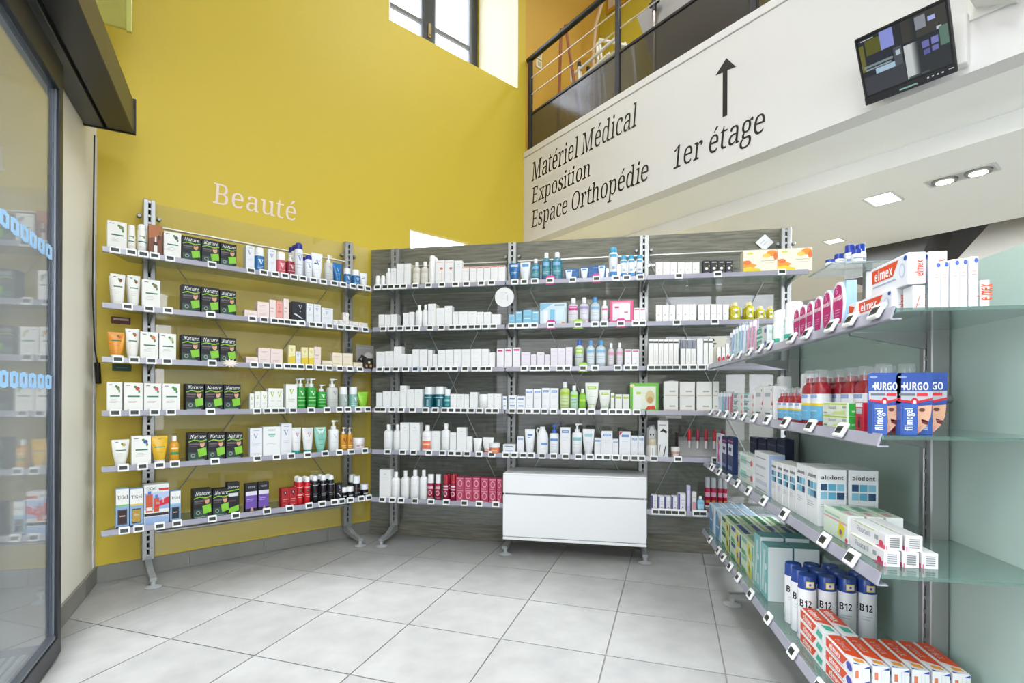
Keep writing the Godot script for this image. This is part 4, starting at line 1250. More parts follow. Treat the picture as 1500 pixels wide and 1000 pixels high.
	wbox(m, EA, ED, EN, 0.80, 4.8, 2.36, 6.4, -0.18, 0.0)
	wbox(m, EA, ED, EN, 4.8, 6.4, 0.0, 6.4, -0.18, 0.0)
	struct("wall_entrance", m, cream)
	m = MB.new()
	wbox(m, EA, ED, EN, 0.03, 0.075, 0.1, 2.48, 0.0, 0.006, Color.WHITE, 0.002)
	struct("trim_3", m, white)
	# sides behind the viewer: white walls, shop window added for frontal light
	m = MB.new()
	for e in [[-3.2, 0.4, 0.0, 6.4], [0.4, 6.4, 0.0, 0.3], [0.4, 6.4, 3.3, 6.4], [6.4, 7.2, 0.0, 6.4]]:
		m.box(Vector3(e[0], e[2], 2.3), Vector3(e[1], e[3], 2.5), Color.WHITE)
	struct("wall_back", m, white)
	wn = base("added_window_3", Vector3.ZERO)
	wn.set_meta("kind", "structure")
	for k in 5:
		m = MB.new()
		m.box(Vector3(0.4 + 1.5 * k - 0.035, 0.3, 2.36), Vector3(0.4 + 1.5 * k + 0.035, 3.3, 2.44), Color.WHITE, 0.004)
		part("mullion", m, dark, wn)
	m = MB.new()
	m.box(Vector3(0.4, 0.3, 2.398), Vector3(6.4, 3.3, 2.402), Color.WHITE)
	part("pane", m, pane("window_glass", Color(0.95, 0.97, 0.98, 0.05)), wn)
	m = MB.new()
	m.box(Vector3(6.8, 0, -9.0), Vector3(7.0, 6.4, 2.4), Color.WHITE)
	struct("wall_right", m, white)
	m = MB.new()
	m.box(Vector3(0.5, 0, -9.2), Vector3(7.0, 6.4, -9.0), Color.WHITE)
	struct("wall_far", m, white)
	m = MB.new()
	m.t = Transform3D(Basis(Vector3.RIGHT, Vector3.BACK, Vector3.DOWN), Vector3(0, 6.4, 0))
	var top := PackedVector2Array()
	for p in [Y(0, -0.52, -0.72), Y(0, 8.3, -0.72), Vector3(7.0, 0, -9.2), Vector3(7.0, 0, 2.5), E(0, 6.4, -0.18), E(0, -0.3, -0.18)]:
		top.append(Vector2(p.x, p.z))
	m.prism(top, -0.2, 0.0, Color.WHITE)
	struct("ceiling", m, white)
	# mezzanine: front, stepped soffit, floor
	m = MB.new()
	wbox(m, WC, WD, WN, 0.0, 6.2, 2.54, 3.37, -0.12, 0.0)
	wbox(m, WC, WD, WN, 0.0, 6.2, 3.374, 3.43, -0.12, 0.006, Color.WHITE, 0.004)
	struct("trim_mezzanine", m, white)
	m = MB.new()
	wbox(m, WC, WD, WN, 0.0, 6.2, 2.54, 3.40, -0.591, -0.121)
	wbox(m, WC, WD, WN, 0.0, 6.2, 2.434, 3.40, -2.38, -0.592)
	wbox(m, WC, WD, WN, 0.0, 1.849, 2.434, 3.40, -4.6, -2.381)
	struct("ceiling_mezzanine", m, soffit)
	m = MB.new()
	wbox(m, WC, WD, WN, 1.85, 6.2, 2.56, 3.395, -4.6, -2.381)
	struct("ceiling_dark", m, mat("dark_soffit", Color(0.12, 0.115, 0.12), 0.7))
	# baseboards of tile, each piece its own
	var bm := mat("baseboard_tile", Color(0.56, 0.55, 0.52), 0.45)
	bm.albedo_texture = noise_tex(21, 0.01, Color(0.86, 0.86, 0.85), Color(1, 1, 1), 256)
	bm.uv1_triplanar = true
	m = MB.new()
	wbox(m, YB, YD, YN, -0.46, 2.5, 0.0, 0.094, 0.0, 0.004)
	var bb := struct("baseboard_left", m, mat("light_grout", Color(0.72, 0.70, 0.66), 0.8))
	for e in [[-0.462, -0.002], [0.002, 0.43], [0.434, 0.864], [0.868, 1.3], [1.304, 1.74]]:
		m = MB.new()
		wbox(m, YB, YD, YN, e[0], e[1], 0.0, 0.096, 0.0, 0.012, Color.WHITE, 0.002)
		part("baseboard_tile", m, bm, bb)
	m = MB.new()
	wbox(m, EA, ED, EN, 0.0, 0.80, 0.0, 0.094, 0.0, 0.004)
	bb = struct("baseboard_entrance", m, mat("light_grout", Color(0.72, 0.70, 0.66), 0.8))
	for e in [[0.004, 0.262], [0.268, 0.60], [0.604, 0.80]]:
		m = MB.new()
		wbox(m, EA, ED, EN, e[0], e[1], 0.0, 0.096, 0.0, 0.012, Color.WHITE, 0.002)
		part("baseboard_tile", m, bm, bb)


func entrance() -> void:
	# a dim lobby beyond the sliding door
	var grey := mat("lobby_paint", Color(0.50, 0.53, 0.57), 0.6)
	var m := MB.new()
	wbox(m, EA, ED, EN, 0.5, 2.3, 0.0, 2.9, -1.75, -1.65)
	wbox(m, EA, ED, EN, 0.5, 0.6, 0.0, 2.9, -1.65, -0.18)
	wbox(m, EA, ED, EN, 2.2, 2.3, 0.0, 2.9, -1.65, -0.1)
	wbox(m, EA, ED, EN, 0.5, 2.3, 2.9, 3.0, -1.75, -0.18)
	struct("wall_lobby", m, grey)
	m = MB.new()
	wbox(m, EA, ED, EN, 0.5, 4.9, -0.2, -0.003, -1.75, 0.06)
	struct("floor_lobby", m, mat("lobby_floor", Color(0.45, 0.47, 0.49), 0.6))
	# ribbed mat
	var o := base("door_mat", Vector3.ZERO)
	tag(o, "ribbed grey entrance mat behind the glass door", "mat")
	m = MB.new()
	wbox(m, EA, ED, EN, 0.9, 2.18, -0.003, 0.006, -1.3, -0.02)
	part("mat_base", m, mat("mat_base", Color(0.52, 0.56, 0.58), 0.9), o)
	m = MB.new()
	for k in 42:
		var t := -1.28 + 0.03 * k
		wbox(m, EA, ED, EN, 0.91, 2.17, 0.005, 0.014, t, t + 0.018, Color.WHITE, 0.003)
	var ribs := part("rib", m, mat("mat_rib", Color(0.66, 0.70, 0.72), 0.9), o)
	ribs.set_meta("kind", "stuff")
	var ll := AreaLight3D.new()  # lamp added to light the lobby, none is seen there
	ll.name = "added_lobby_light"
	ll.area_size = Vector2(0.5, 0.5)
	ll.light_energy = 0.55
	ll.light_color = Color(0.88, 0.94, 1.0)
	ll.shadow_enabled = true
	ll.area_range = 8.0
	ll.position = E(2.6, 1.4, -0.9)
	ll.rotation.x = -PI / 2
	add_child(ll)
	o = base("added_lobby_lamp", E(2.68, 1.4, -0.9))
	tag(o, "added square lobby ceiling lamp beyond the glass door", "ceiling light")
	m = MB.new()
	m.box(Vector3(-0.27, -0.05, -0.27), Vector3(0.27, 0, 0.27), hexc("e0e0e0"), 0.004)
	part("housing", m, vm("matt"), o)
	m = MB.new()
	m.box(Vector3(-0.25, -0.056, -0.25), Vector3(0.25, -0.05, 0.25), Color.WHITE)
	var g := mat("lobby_glow", Color(1, 1, 1), 0.5)
	g.emission_enabled = true
	g.emission = Color(0.9, 0.95, 1.0)
	g.emission_energy_multiplier = 1.0
	part("diffuser", m, g, o)
	# fixed glazing posts seen through the leaf
	m = MB.new()
	for e in [1.12, 1.5, 2.2]:
		wbox(m, EA, ED, EN, e, e + 0.05, 0.0, 2.36, -0.16, -0.10, Color.WHITE, 0.004)
	struct("trim_4", m, mat("door_frame", Color(0.17, 0.18, 0.20), 0.4, 0.2))
	# sliding leaf
	var alu := mat("door_frame", Color(0.17, 0.18, 0.20), 0.4, 0.2)
	o = base("door_1", Vector3.ZERO)
	o.set_meta("kind", "structure")
	m = MB.new()
	wbox(m, EA, ED, EN, 0.945, 0.985, 0.012, 2.38, 0.045, 0.085, Color.WHITE, 0.003)
	wbox(m, EA, ED, EN, 0.945, 2.2, 0.012, 0.085, 0.045, 0.085, Color.WHITE, 0.003)
	wbox(m, EA, ED, EN, 0.945, 2.2, 2.26, 2.38, 0.045, 0.085, Color.WHITE, 0.003)
	wbox(m, EA, ED, EN, 2.16, 2.2, 0.012, 2.38, 0.045, 0.085, Color.WHITE, 0.003)
	part("leaf_frame", m, alu, o)
	m = MB.new()
	wbox(m, EA, ED, EN, 0.99, 2.15, 0.085, 0.10, 0.05, 0.08, Color.WHITE, 0.003)
	wbox(m, EA, ED, EN, 0.985, 0.992, 0.085, 2.26, 0.066, 0.074, Color.WHITE, 0.002)
	part("glazing_bead", m, mat("bead_metal", Color(0.5, 0.52, 0.55), 0.35, 0.6), o)
	m = MB.new()
	wbox(m, EA, ED, EN, 0.985, 2.16, 0.085, 2.26, 0.063, 0.067)
	part("glass", m, pane("door_glass", Color(0.55, 0.62, 0.70, 0.14)), o)
	var film := mat("safety_film", Color(0.66, 0.84, 1.0), 0.5)
	for h in [1.603, 1.10]:
		for k in 13:
			m = MB.new()
			var e := 1.01 + 0.082 * k
			wbox(m, EA, ED, EN, e, e + 0.022, h - 0.024, h + 0.024, 0.0671, 0.0686, Color.WHITE, 0.0006)
			wbox(m, EA, ED, EN, e + 0.044, e + 0.066, h - 0.024, h + 0.024, 0.0671, 0.0686, Color.WHITE, 0.0006)
			wbox(m, EA, ED, EN, e + 0.018, e + 0.048, h + 0.012, h + 0.028, 0.0671, 0.0686, Color.WHITE, 0.0006)
			wbox(m, EA, ED, EN, e + 0.018, e + 0.048, h - 0.028, h - 0.012, 0.0671, 0.0686, Color.WHITE, 0.0006)
			part("safety_marker", m, film, o)
	# operator housing above
	o = base("door_operator", Vector3.ZERO)
	tag(o, "dark grey sliding door operator housing above the entrance", "door opener")
	m = MB.new()
	wbox(m, EA, ED, EN, 0.29, 3.2, 2.435, 2.60, 0.10, 0.215, Color.WHITE, 0.004)
	part("cover", m, mat("operator_cover", Color(0.20, 0.20, 0.21), 0.35, 0.2), o)
	m = MB.new()
	wbox(m, EA, ED, EN, 0.29, 3.2, 2.435, 2.60, 0.004, 0.085, Color.WHITE, 0.003)
	part("track_housing", m, mat("operator_track", Color(0.27, 0.28, 0.29), 0.4, 0.2), o)
	m = MB.new()
	wbox(m, EA, ED, EN, 0.292, 3.2, 2.46, 2.60, 0.084, 0.101)
	part("track_slot", m, mat("dark_recess", Color(0.05, 0.05, 0.055), 0.8), o)
	m = MB.new()
	wbox(m, EA, ED, EN, 0.278, 0.29, 2.43, 2.62, 0.0, 0.222, Color.WHITE, 0.002)
	part("end_plate", m, mat("operator_end", Color(0.10, 0.09, 0.10), 0.4), o)
	m = MB.new()
	wbox(m, EA, ED, EN, 0.29, 3.2, 2.60, 2.64, 0.004, 0.19, Color.WHITE, 0.004)
	part("top_edge", m, mat("operator_cover", Color(0.20, 0.20, 0.21), 0.35, 0.2), o)
	m = MB.new()
	wbox(m, EA, ED, EN, 0.26, 0.276, 2.985, 3.7, 0.01, 0.185, Color.WHITE, 0.002)
	o = base("acrylic_sign", Vector3.ZERO)
	tag(o, "green tinted acrylic panel jutting out above the door", "sign")
	part("acrylic_sheet", m, pane("green_acrylic", Color(0.66, 0.66, 0.24, 0.55), 0.1), o)
	m = MB.new()
	wbox(m, EA, ED, EN, 0.257, 0.279, 2.975, 3.7, 0.175, 0.2, Color.WHITE, 0.003)
	part("edge_strip", m, mat("acrylic_edge", Color(0.72, 0.72, 0.36), 0.2), o)
	# hanging switch
	o = base("pull_switch", E(0, 0, 0))
	tag(o, "thin black cord with hand switch hanging beside the door", "cord")
	m = MB.new()
	m.tube([E(2.44, 0.16, 0.02) - EA, E(2.0, 0.15, 0.015) - EA, E(1.6, 0.16, 0.015) - EA, E(1.3, 0.135, 0.02) - EA, E(1.22, 0.125, 0.03) - EA], 0.0035, hexc("1c1b1a"), 6)
	part("cable", m, vm("matt"), o)
	m = MB.new()
	m.tube([E(1.225, 0.13, 0.03) - EA, E(1.21, 0.125, 0.03) - EA, E(1.13, 0.105, 0.03) - EA, E(1.115, 0.10, 0.03) - EA], 0.014, hexc("171614"), 8)
	part("switch", m, vm("gloss"), o)


func shelving() -> void:
	var wy := atan2(YN.x, YN.z)
	var k := 0
	for s in [-0.215, 0.992]:
		upright(Y(0, s, 0.05), wy, 2.18, "slotted shelf post on the yellow wall, %s" % ["left one by the door", "right one in the corner"][k])
		k += 1
	k = 0
	for x in [-1.529, -0.648, 0.255, 1.14]:
		upright(Vector3(x, 0, PZ + 0.06), 0.0, 2.145, "slotted shelf post on the grey panels, " + ["leftmost", "left of the drawer unit", "right of the drawer unit", "rightmost"][k])
		k += 1
	k = 0
	for z in [-2.78, -1.66]:
		upright(Vector3(0.92, 0, z), -PI / 2, 1.40, "slotted shelf post of the glass gondola, " + ["far one", "near one"][k], 0.28)
		k += 1
	# grey wood panels behind the middle run
	var wood := mat("grey_wood", Color(0.86, 0.86, 0.82), 0.5)
	wood.albedo_texture = noise_tex(9, 0.02, Color(0.40, 0.39, 0.355), Color(0.60, 0.59, 0.545))
	wood.uv1_triplanar = true
	wood.uv1_world_triplanar = true
	wood.uv1_scale = Vector3(0.45, 5.0, 5.0)
	k = 0
	for e in [[-1.754, -0.65], [-0.647, 0.2535], [0.2565, 1.199]]:
		var m := MB.new()
		m.box(Vector3(e[0], 0.0, PZ - 0.04), Vector3(e[1], 2.167, PZ), Color.WHITE, 0.002)
		tag(single("wood_panel", m, wood), "grey wood grain back panel, %s bay" % ["left", "middle", "right"][k], "panel", "grey wood back panels")
		m = MB.new()
		m.box(Vector3(e[0] + 0.02, 0.12, PZ + 0.006), Vector3(e[1] - 0.02, 2.0, PZ + 0.011), Color.WHITE)
		tag(single("clear_sheet", m, pane("back_glass", Color(0.75, 0.82, 0.80, 0.04), 0.02)), "clear glass sheet before the wood panel, %s bay" % ["left", "middle", "right"][k], "glass panel", "glass sheets before the wood panels")
		k += 1
	var m2 := MB.new()
	wbox(m2, YB, YD, YN, -0.24, 1.17, 0.11, 2.18, 0.012, 0.018, Color.WHITE)
	tag(single("clear_sheet", m2, pane("back_glass", Color(0.75, 0.82, 0.80, 0.04), 0.02)), "clear glass sheet standing on the yellow wall behind goods", "glass panel")
	# frosted gondola back
	m2 = MB.new()
	m2.box(Vector3(0.948, 0.10, -2.93), Vector3(0.956, 1.41, -1.672), Color.WHITE)
	var frost := mat("frosted_glass", Color(0.70, 0.775, 0.735), 0.3)
	tag(single("frosted_panel", m2, frost), "pale green frosted glass back of the gondola, far bay", "glass panel", "frosted gondola backs")
	m2 = MB.new()
	m2.box(Vector3(0.948, 0.10, -1.655), Vector3(0.956, 1.41, -0.55), Color.WHITE)
	tag(single("frosted_panel", m2, frost), "pale green frosted glass back of the gondola, near bay", "glass panel", "frosted gondola backs")
	# shelves
	var nm := ["top", "second", "third", "fourth", "fifth", "bottom"]
	for i in 6:
		var h: float = TOPS[i]
		var a := Y(0, -0.44, 0.29)
		var b := Y(0, 1.062, 0.29)
		glass_shelf(h, [a, b, Y(0, 1.17, 0.045), Y(0, -0.31, 0.045)], a, b, [[Y(0, -0.215, 0.06), YN, 0.2], [Y(0, 0.992, 0.06), YN, 0.2]], "%s glass shelf on the yellow wall" % nm[i], "glass shelves on the yellow wall")
		var bays := [[-1.59, -0.652, -1.735], [-0.644, 0.251, -0.644], [0.259, 1.19, 0.259]]
		for j in 3:
			if i == 5 and j == 1:
				continue
			var e: Array = bays[j]
			a = Vector3(e[0], 0, PZ + 0.31)
			b = Vector3(e[1], 0, PZ + 0.31)
			var br := []
			for x in [[-1.529, -0.66], [-0.637, 0.244], [0.266, 1.14]][j]:
				br.append([Vector3(x, 0, PZ + 0.07), Vector3.BACK, 0.2])
			glass_shelf(h, [a, b, Vector3(e[1], 0, PZ + 0.05), Vector3(e[2], 0, PZ + 0.05)], a, b, br, "%s glass shelf before the grey panels, %s bay" % [nm[i], ["left", "middle", "right"][j]], "glass shelves before the grey panels")
	for i in 4:
		var x: float = RFRONT[i]
		var z0 := -3.32
		var a := Vector3(x, 0, z0)
		var b := Vector3(x, 0, -1.275 if i < 3 else -1.3)
		glass_shelf(RTOPS[i], [a, b, Vector3(0.945, 0, b.z), Vector3(0.945, 0, z0)], a, b, [[Vector3(0.9, 0, -2.78), Vector3.LEFT, 0.2], [Vector3(0.9, 0, -1.66), Vector3.LEFT, 0.2]], "%s glass shelf of the gondola in the foreground" % ["top", "second", "third", "bottom"][i], "glass shelves of the gondola")
	# tie bars and braces
	rod("tie_bar", Y(2.03, -0.18, 0.07), Y(2.03, 0.96, 0.07), 0.007, "d2d2cc", "upper aluminium tie bar across the yellow wall", "bar", "aluminium tie bars")
	rod("tie_bar", Y(0.262, -0.18, 0.10), Y(0.262, 0.96, 0.10), 0.011, "b4b6b6", "lower aluminium tie bar below the yellow wall goods", "bar", "aluminium tie bars")
	k = 0
	for e in [[-1.49, -0.69], [-0.61, 0.22], [0.295, 1.10]]:
		var bay: String = ["left", "middle", "right"][k]
		rod("tie_bar", Vector3(e[0], 2.012, PZ + 0.06), Vector3(e[1], 2.012, PZ + 0.06), 0.007, "d2d2cc", "upper aluminium tie bar before the grey panels, %s bay" % bay, "bar", "aluminium tie bars")
		rod("tie_bar", Vector3(e[0], 0.268, PZ + 0.09), Vector3(e[1], 0.268, PZ + 0.09), 0.009, "c4c6c6", "lower aluminium tie bar before the grey panels, %s bay" % bay, "bar", "aluminium tie bars")
		rod("brace_rod", Vector3(e[0], 0.30, PZ + 0.03), Vector3(e[1], 1.98, PZ + 0.028), 0.0028, "b4b6b6", "rising diagonal brace behind the goods, %s bay" % bay, "brace", "diagonal braces")
		rod("brace_rod", Vector3(e[1], 0.30, PZ + 0.04), Vector3(e[0], 1.98, PZ + 0.036), 0.0028, "b4b6b6", "falling diagonal brace behind the goods, %s bay" % bay, "brace", "diagonal braces")
		k += 1
	rod("brace_rod", Y(0.30, -0.18, 0.03), Y(1.98, 0.96, 0.028), 0.0028, "8a8c7c", "rising diagonal brace on the yellow wall", "brace", "diagonal braces")
	rod("brace_rod", Y(0.30, 0.96, 0.04), Y(1.98, -0.18, 0.036), 0.0028, "8a8c7c", "falling diagonal brace on the yellow wall", "brace", "diagonal braces")
	# drawer unit
	var o := base("drawer_unit", Vector3(-0.196, 0, PZ))
	tag(o, "white two-part drawer unit on aluminium legs, middle bay", "drawer unit")
	var wl := mat("white_lacquer", Color(0.93, 0.93, 0.93), 0.25)
	var m := MB.new()
	m.box(Vector3(-0.452, 0.125, 0.092), Vector3(0.452, 0.545, 0.345), Color.WHITE, 0.003)
	part("body", m, wl, o)
	m = MB.new()
	m.box(Vector3(-0.455, 0.54, 0.045), Vector3(0.455, 0.553, 0.362), Color.WHITE, 0.003)
	part("top", m, wl, o)
	m = MB.new()
	m.box(Vector3(-0.455, 0.424, 0.345), Vector3(0.455, 0.54, 0.363), Color.WHITE, 0.003)
	part("flap", m, wl, o)
	m = MB.new()
	m.box(Vector3(-0.455, 0.142, 0.345), Vector3(0.455, 0.412, 0.363), Color.WHITE, 0.003)
	var dr := part("drawer", m, wl, o)
	m = MB.new()
	m.box(Vector3(-0.44, 0.4125, 0.335), Vector3(0.44, 0.423, 0.352), hexc("8a8c8c"))
	part("grip_groove", m, vm("metal"), dr)
	m = MB.new()
	m.box(Vector3(-0.455, 0.12, 0.06), Vector3(0.455, 0.138, 0.36), Color.WHITE, 0.002)
	part("bottom_rail", m, wl, o)


func upstairs() -> void:
	var iron := mat("railing_iron", Color(0.17, 0.155, 0.17), 0.4, 0.3)
	var o := base("railing", WC)
	tag(o, "dark mezzanine railing with steel wires and mesh panels", "railing")
	var fr := Transform3D(WD, Vector3.UP, WN, Vector3.ZERO)
	var posts := [0.055, 1.165, 2.275, 3.385, 4.5]
	var m: MB
	for s in posts:
		m = MB.new()
		m.t = fr
		m.box(Vector3(s - 0.022, 3.41, -0.05), Vector3(s + 0.022, 4.30, -0.02), Color.WHITE, 0.003)
		part("post", m, iron, o)
	m = MB.new()
	m.t = fr
	m.tube([Vector3(0.02, 4.325, -0.035), Vector3(4.7, 4.325, -0.035)], 0.026, Color.WHITE, 14)
	part("handrail", m, mat("handrail", Color(0.16, 0.17, 0.19), 0.25, 0.5), o)
	for h in [4.135, 3.975]:
		m = MB.new()
		m.t = fr
		m.tube([Vector3(0.05, h, -0.035), Vector3(4.6, h, -0.035)], 0.005, hexc("d8d0cc"), 8)
		part("wire", m, vm("metal"), o)
	for k in 4:
		var a: float = posts[k] + 0.022
		var b: float = posts[k + 1] - 0.022
		m = MB.new()
		m.t = fr
		m.box(Vector3(a, 3.775, -0.045), Vector3(b, 3.795, -0.025), Color.WHITE, 0.002)
		m.box(Vector3(a, 3.435, -0.045), Vector3(b, 3.455, -0.025), Color.WHITE, 0.002)
		part("panel_frame", m, iron, o)
		m = MB.new()
		m.t = fr
		m.box(Vector3(a, 3.455, -0.0365), Vector3(b, 3.775, -0.0335), Color.WHITE)
		part("mesh_panel", m, pane("mesh_panel", Color(0.20, 0.19, 0.195, 0.62), 0.18), o)
	# back wall of the upper floor
	m = MB.new()
	wbox(m, YB, YD, YN, 3.94, 4.06, 3.40, 6.4, 0.0, 5.0)
	struct("wall_upper", m, mat("bright_yellow_paint", Color(0.84, 0.76, 0.26), 0.55))
	# things stored up there
	o = base("walking_frame", W(3.40, 0.24, -0.4))
	tag(o, "white tubular walking frame folded behind the railing", "walker")
	m = MB.new()
	m.t = fr
	for z in [0.0, -0.12]:
		m.tube([Vector3(0, 0.90, z), Vector3(0.005, 0.76, z), Vector3(0.05, 0.70, z), Vector3(0.5, 0.76, z)], 0.014, hexc("e6e2d6"), 8)
		m.tube([Vector3(0.11, 0.84, z), Vector3(0.11, 0.74, z), Vector3(0.14, 0.0, z)], 0.013, hexc("e6e2d6"), 8)
	part("side_frame", m, vm("gloss"), o)
	m = MB.new()
	m.t = fr
	m.tube([Vector3(0.0, 0.80, 0), Vector3(0.6, 0.86, 0)], 0.014, hexc("e6e2d6"), 8)
	m.tube([Vector3(0.11, 0.80, -0.1), Vector3(0.6, 0.84, -0.1)], 0.013, hexc("e6e2d6"), 8)
	part("cross_bar", m, vm("gloss"), o)
	m = MB.new()
	m.t = fr
	m.tube([Vector3(0.36, 0.0, -0.05), Vector3(0.30, 0.98, -0.05), Vector3(0.33, 1.0, -0.05), Vector3(0.72, 0.72, -0.05), Vector3(0.80, 0.0, -0.05)], 0.014, hexc("efece2"), 8)
	m.tube([Vector3(0.33, 1.0, -0.05), Vector3(0.46, 0.0, -0.05)], 0.011, hexc("efece2"), 8)
	part("folded_leg", m, vm("gloss"), o)
	m = MB.new()
	m.t = fr
	for e in [Vector3(0, 0.9, 0), Vector3(0, 0.9, -0.12), Vector3(0.11, 0.84, 0), Vector3(0.11, 0.84, -0.12)]:
		m.tube([e, e + Vector3(0, 0.04, 0)], 0.018, hexc("1b1b1b"), 8)
	part("rubber_grip", m, vm("matt"), o)
	o = base("wooden_trestle", W(3.40, 0.31, -0.2))
	tag(o, "brown wooden trestle leaning behind the railing", "trestle")
	for e in [[0.0, -0.01], [0.06, 0.32]]:
		m = MB.new()
		m.t = fr
		m.tube([Vector3(e[0], 1.14, 0), Vector3(e[1], 0.0, 0.03)], 0.019, hexc("8a4a20"), 4)
		part("leg", m, vm("matt"), o)
	o = base("leaning_pole", W(3.40, 0.05, -0.9))
	tag(o, "pale pole leaning against the upper yellow wall", "pole")
	m = MB.new()
	m.t = fr
	m.tube([Vector3(0.0, 0.0, 0), Vector3(0.0, 1.35, 0), Vector3(0.03, 1.62, 0), Vector3(0.2, 1.95, 0)], 0.02, hexc("dcbc98"), 8)
	part("tube", m, vm("matt"), o)
	o = base("grey_board", W(3.40, 0, -0.4))
	tag(o, "large grey treatment board tilted behind the railing", "board")
	m = MB.new()
	m.t = fr
	var outline := PackedVector2Array()
	for e in [[1.05, 0.91], [1.07, 0.925], [1.95, 0.90], [2.1, 0.05], [1.36, 0.05]]:
		outline.append(Vector2(e[0], e[1]))
	m.prism(outline, -0.04, 0.0, hexc("8f8b86"))
	part("board", m, vm("matt"), o)
	m = MB.new()
	m.t = fr
	m.tube([Vector3(1.27, 0.0, 0.05), Vector3(1.27, 0.85, 0.05)], 0.012, hexc("b8aca4"), 8)
	part("support_rod", m, vm("metal"), o)
	m = MB.new()
	m.t = fr * Transform3D(Basis(), Vector3(1.27, 0.86, 0.05))
	m.box(Vector3(-0.05, -0.012, -0.015), Vector3(0.05, 0.028, 0.015), hexc("1c1a1a"), 0.008)
	m.loft([[-0.06, 0.018, 0.018], [0.03, 0.022, 0.022]], hexc("1c1a1a"), 10)
	part("clamp_knob", m, vm("matt"), o)
	o = base("picture_frame", Y(5.46, 3.94, 0.36))
	tag(o, "small gold framed picture on the upper wall", "picture")
	m = MB.new()
	m.t = Transform3D(Basis(YN, Vector3.UP, -YD), -YD * 0.012)
	m.box(Vector3(-0.25, -0.2, -0.01), Vector3(0.25, 0.2, 0.01), hexc("c8962e"), 0.004)
	part("frame", m, vm("matt"), o)
	m = MB.new()
	m.t = Transform3D(Basis(YN, Vector3.UP, -YD), -YD * 0.02)
	m.box(Vector3(-0.21, -0.16, 0.0), Vector3(0.21, 0.16, 0.005), hexc("e0ccb0"))
	part("print", m, vm("matt"), o)
	o = base("light_switch", Y(4.42, 3.0, 0.0))
	tag(o, "pair of pale square wall switches beside the railing", "switch")
	m = MB.new()
	m.t = Transform3D(Basis(YD, Vector3.UP, YN), Vector3.ZERO)
	for h in [-0.045, 0.045]:
		m.box(Vector3(-0.04, h - 0.04, 0), Vector3(0.04, h + 0.04, 0.01), hexc("ece2cc"), 0.003)
	part("plate", m, vm("gloss"), o)
	m = MB.new()
	m.t = Transform3D(Basis(YD, Vector3.UP, YN), Vector3.ZERO)
	for h in [-0.045, 0.045]:
		m.box(Vector3(-0.02, h - 0.02, 0.009), Vector3(0.02, h + 0.02, 0.014), hexc("c8b898"), 0.002)
	part("rocker", m, vm("gloss"), o)
	# lettering and arrow on the front
	var black := mat("black_vinyl", Color(0.10, 0.085, 0.08), 0.5)
	lettering("Matériel Médical", "s", WC, WD, WN, 0.135, 1.39, 3.198, 0.185, 0.1, black, "black vinyl words Matériel Médical on the mezzanine front")
	lettering("Exposition", "s", WC, WD, WN, 0.133, 0.905, 2.945, 0.205, 0.1, black, "black vinyl word Exposition on the mezzanine front")
	lettering("Espace Orthopédie", "s", WC, WD, WN, 0.131, 1.495, 2.718, 0.22, 0.1, black, "black vinyl words Espace Orthopédie on the mezzanine front")
	lettering("1er étage", "s", WC, WD, WN, 1.715, 2.36, 2.715, 0.215, 0.1, black, "black vinyl words 1er étage below the arrow")
	m = MB.new()
	m.t = fr
	var pts := PackedVector2Array()
	for p in [[-0.02, -0.185], [0.012, -0.185], [0.012, 0.105], [0.07, 0.098], [0.005, 0.185], [-0.07, 0.112], [-0.02, 0.106]]:
		pts.append(Vector2(p[0], p[1]))
	m.prism(pts, 0.0005, 0.002, Color.WHITE)
	tag(single("wall_arrow", m, black, W(3.049, 2.106, 0)), "black vinyl arrow pointing up on the mezzanine front", "arrow")
	lettering("Beauté", "s", YB, YD, YN, 0.125, 0.635, 2.335, 0.135, 0.05, mat("pale_vinyl", Color(0.90, 0.82, 0.78), 0.5), "pale vinyl word Beauté on the yellow wall")
	# lamps
	var wt := atan2(-WD.z, WD.x)
	downlight(W(2.434, 2.61, -1.12), wt, 0.17, 0.24, [0.0], "square glowing recessed lamp left of the twin spotlights", 5.0)
	downlight(W(2.434, 3.04, -1.06), wt, 0.33, 0.15, [-0.08, 0.08], "twin round recessed spotlights in a silver frame", 5.0)
	downlight(W(2.434, 2.0, -1.9), wt, 0.14, 0.14, [0.0], "small distant recessed lamp near the gondola top", 3.5)
	downlight(W(2.434, 1.0, -1.3), wt, 0.17, 0.24, [0.0], "added recessed lamp hidden behind the grey panels", 6.0)  # this and the next two are added to brighten the soffit
	downlight(W(2.434, 4.3, -1.1), wt, 0.17, 0.24, [0.0], "added recessed lamp beyond the right edge of view", 6.0)
	downlight(W(2.434, 3.9, -2.0), wt, 0.17, 0.24, [0.0], "added recessed lamp far under the mezzanine, out of view", 6.0)
	o = base("wall_spotlight", W(2.86, 3.42, 0.0))
	tag(o, "square white wall spotlight at the top right corner", "wall light")
	m = MB.new()
	m.t = fr * Transform3D(Basis(Vector3.BACK, -0.4), Vector3(0, 0.0, 0.06))
	m.box(Vector3(-0.08, -0.08, -0.06), Vector3(0.08, 0.08, 0.05), hexc("f2f0ea"), 0.006)
	part("housing", m, vm("gloss"), o)
	m = MB.new()
	m.t = fr * Transform3D(Basis(Vector3.BACK, -0.4), Vector3(0, 0.0, 0.06))
	m.box(Vector3(-0.07, -0.07, 0.049), Vector3(0.07, 0.07, 0.054), Color.WHITE)
	part("lamp", m, mats["lamp_glow"], o)
	m = MB.new()
	m.t = fr
	m.box(Vector3(-0.13, -0.09, 0.0), Vector3(0.02, 0.12, 0.012), hexc("eceae4"), 0.003)
	part("back_plate", m, vm("gloss"), o)
	var li := AreaLight3D.new()
	li.name = "lamp_light"
	li.area_size = Vector2(0.13, 0.13)
	li.light_energy = 0.7
	li.area_range = 10.0
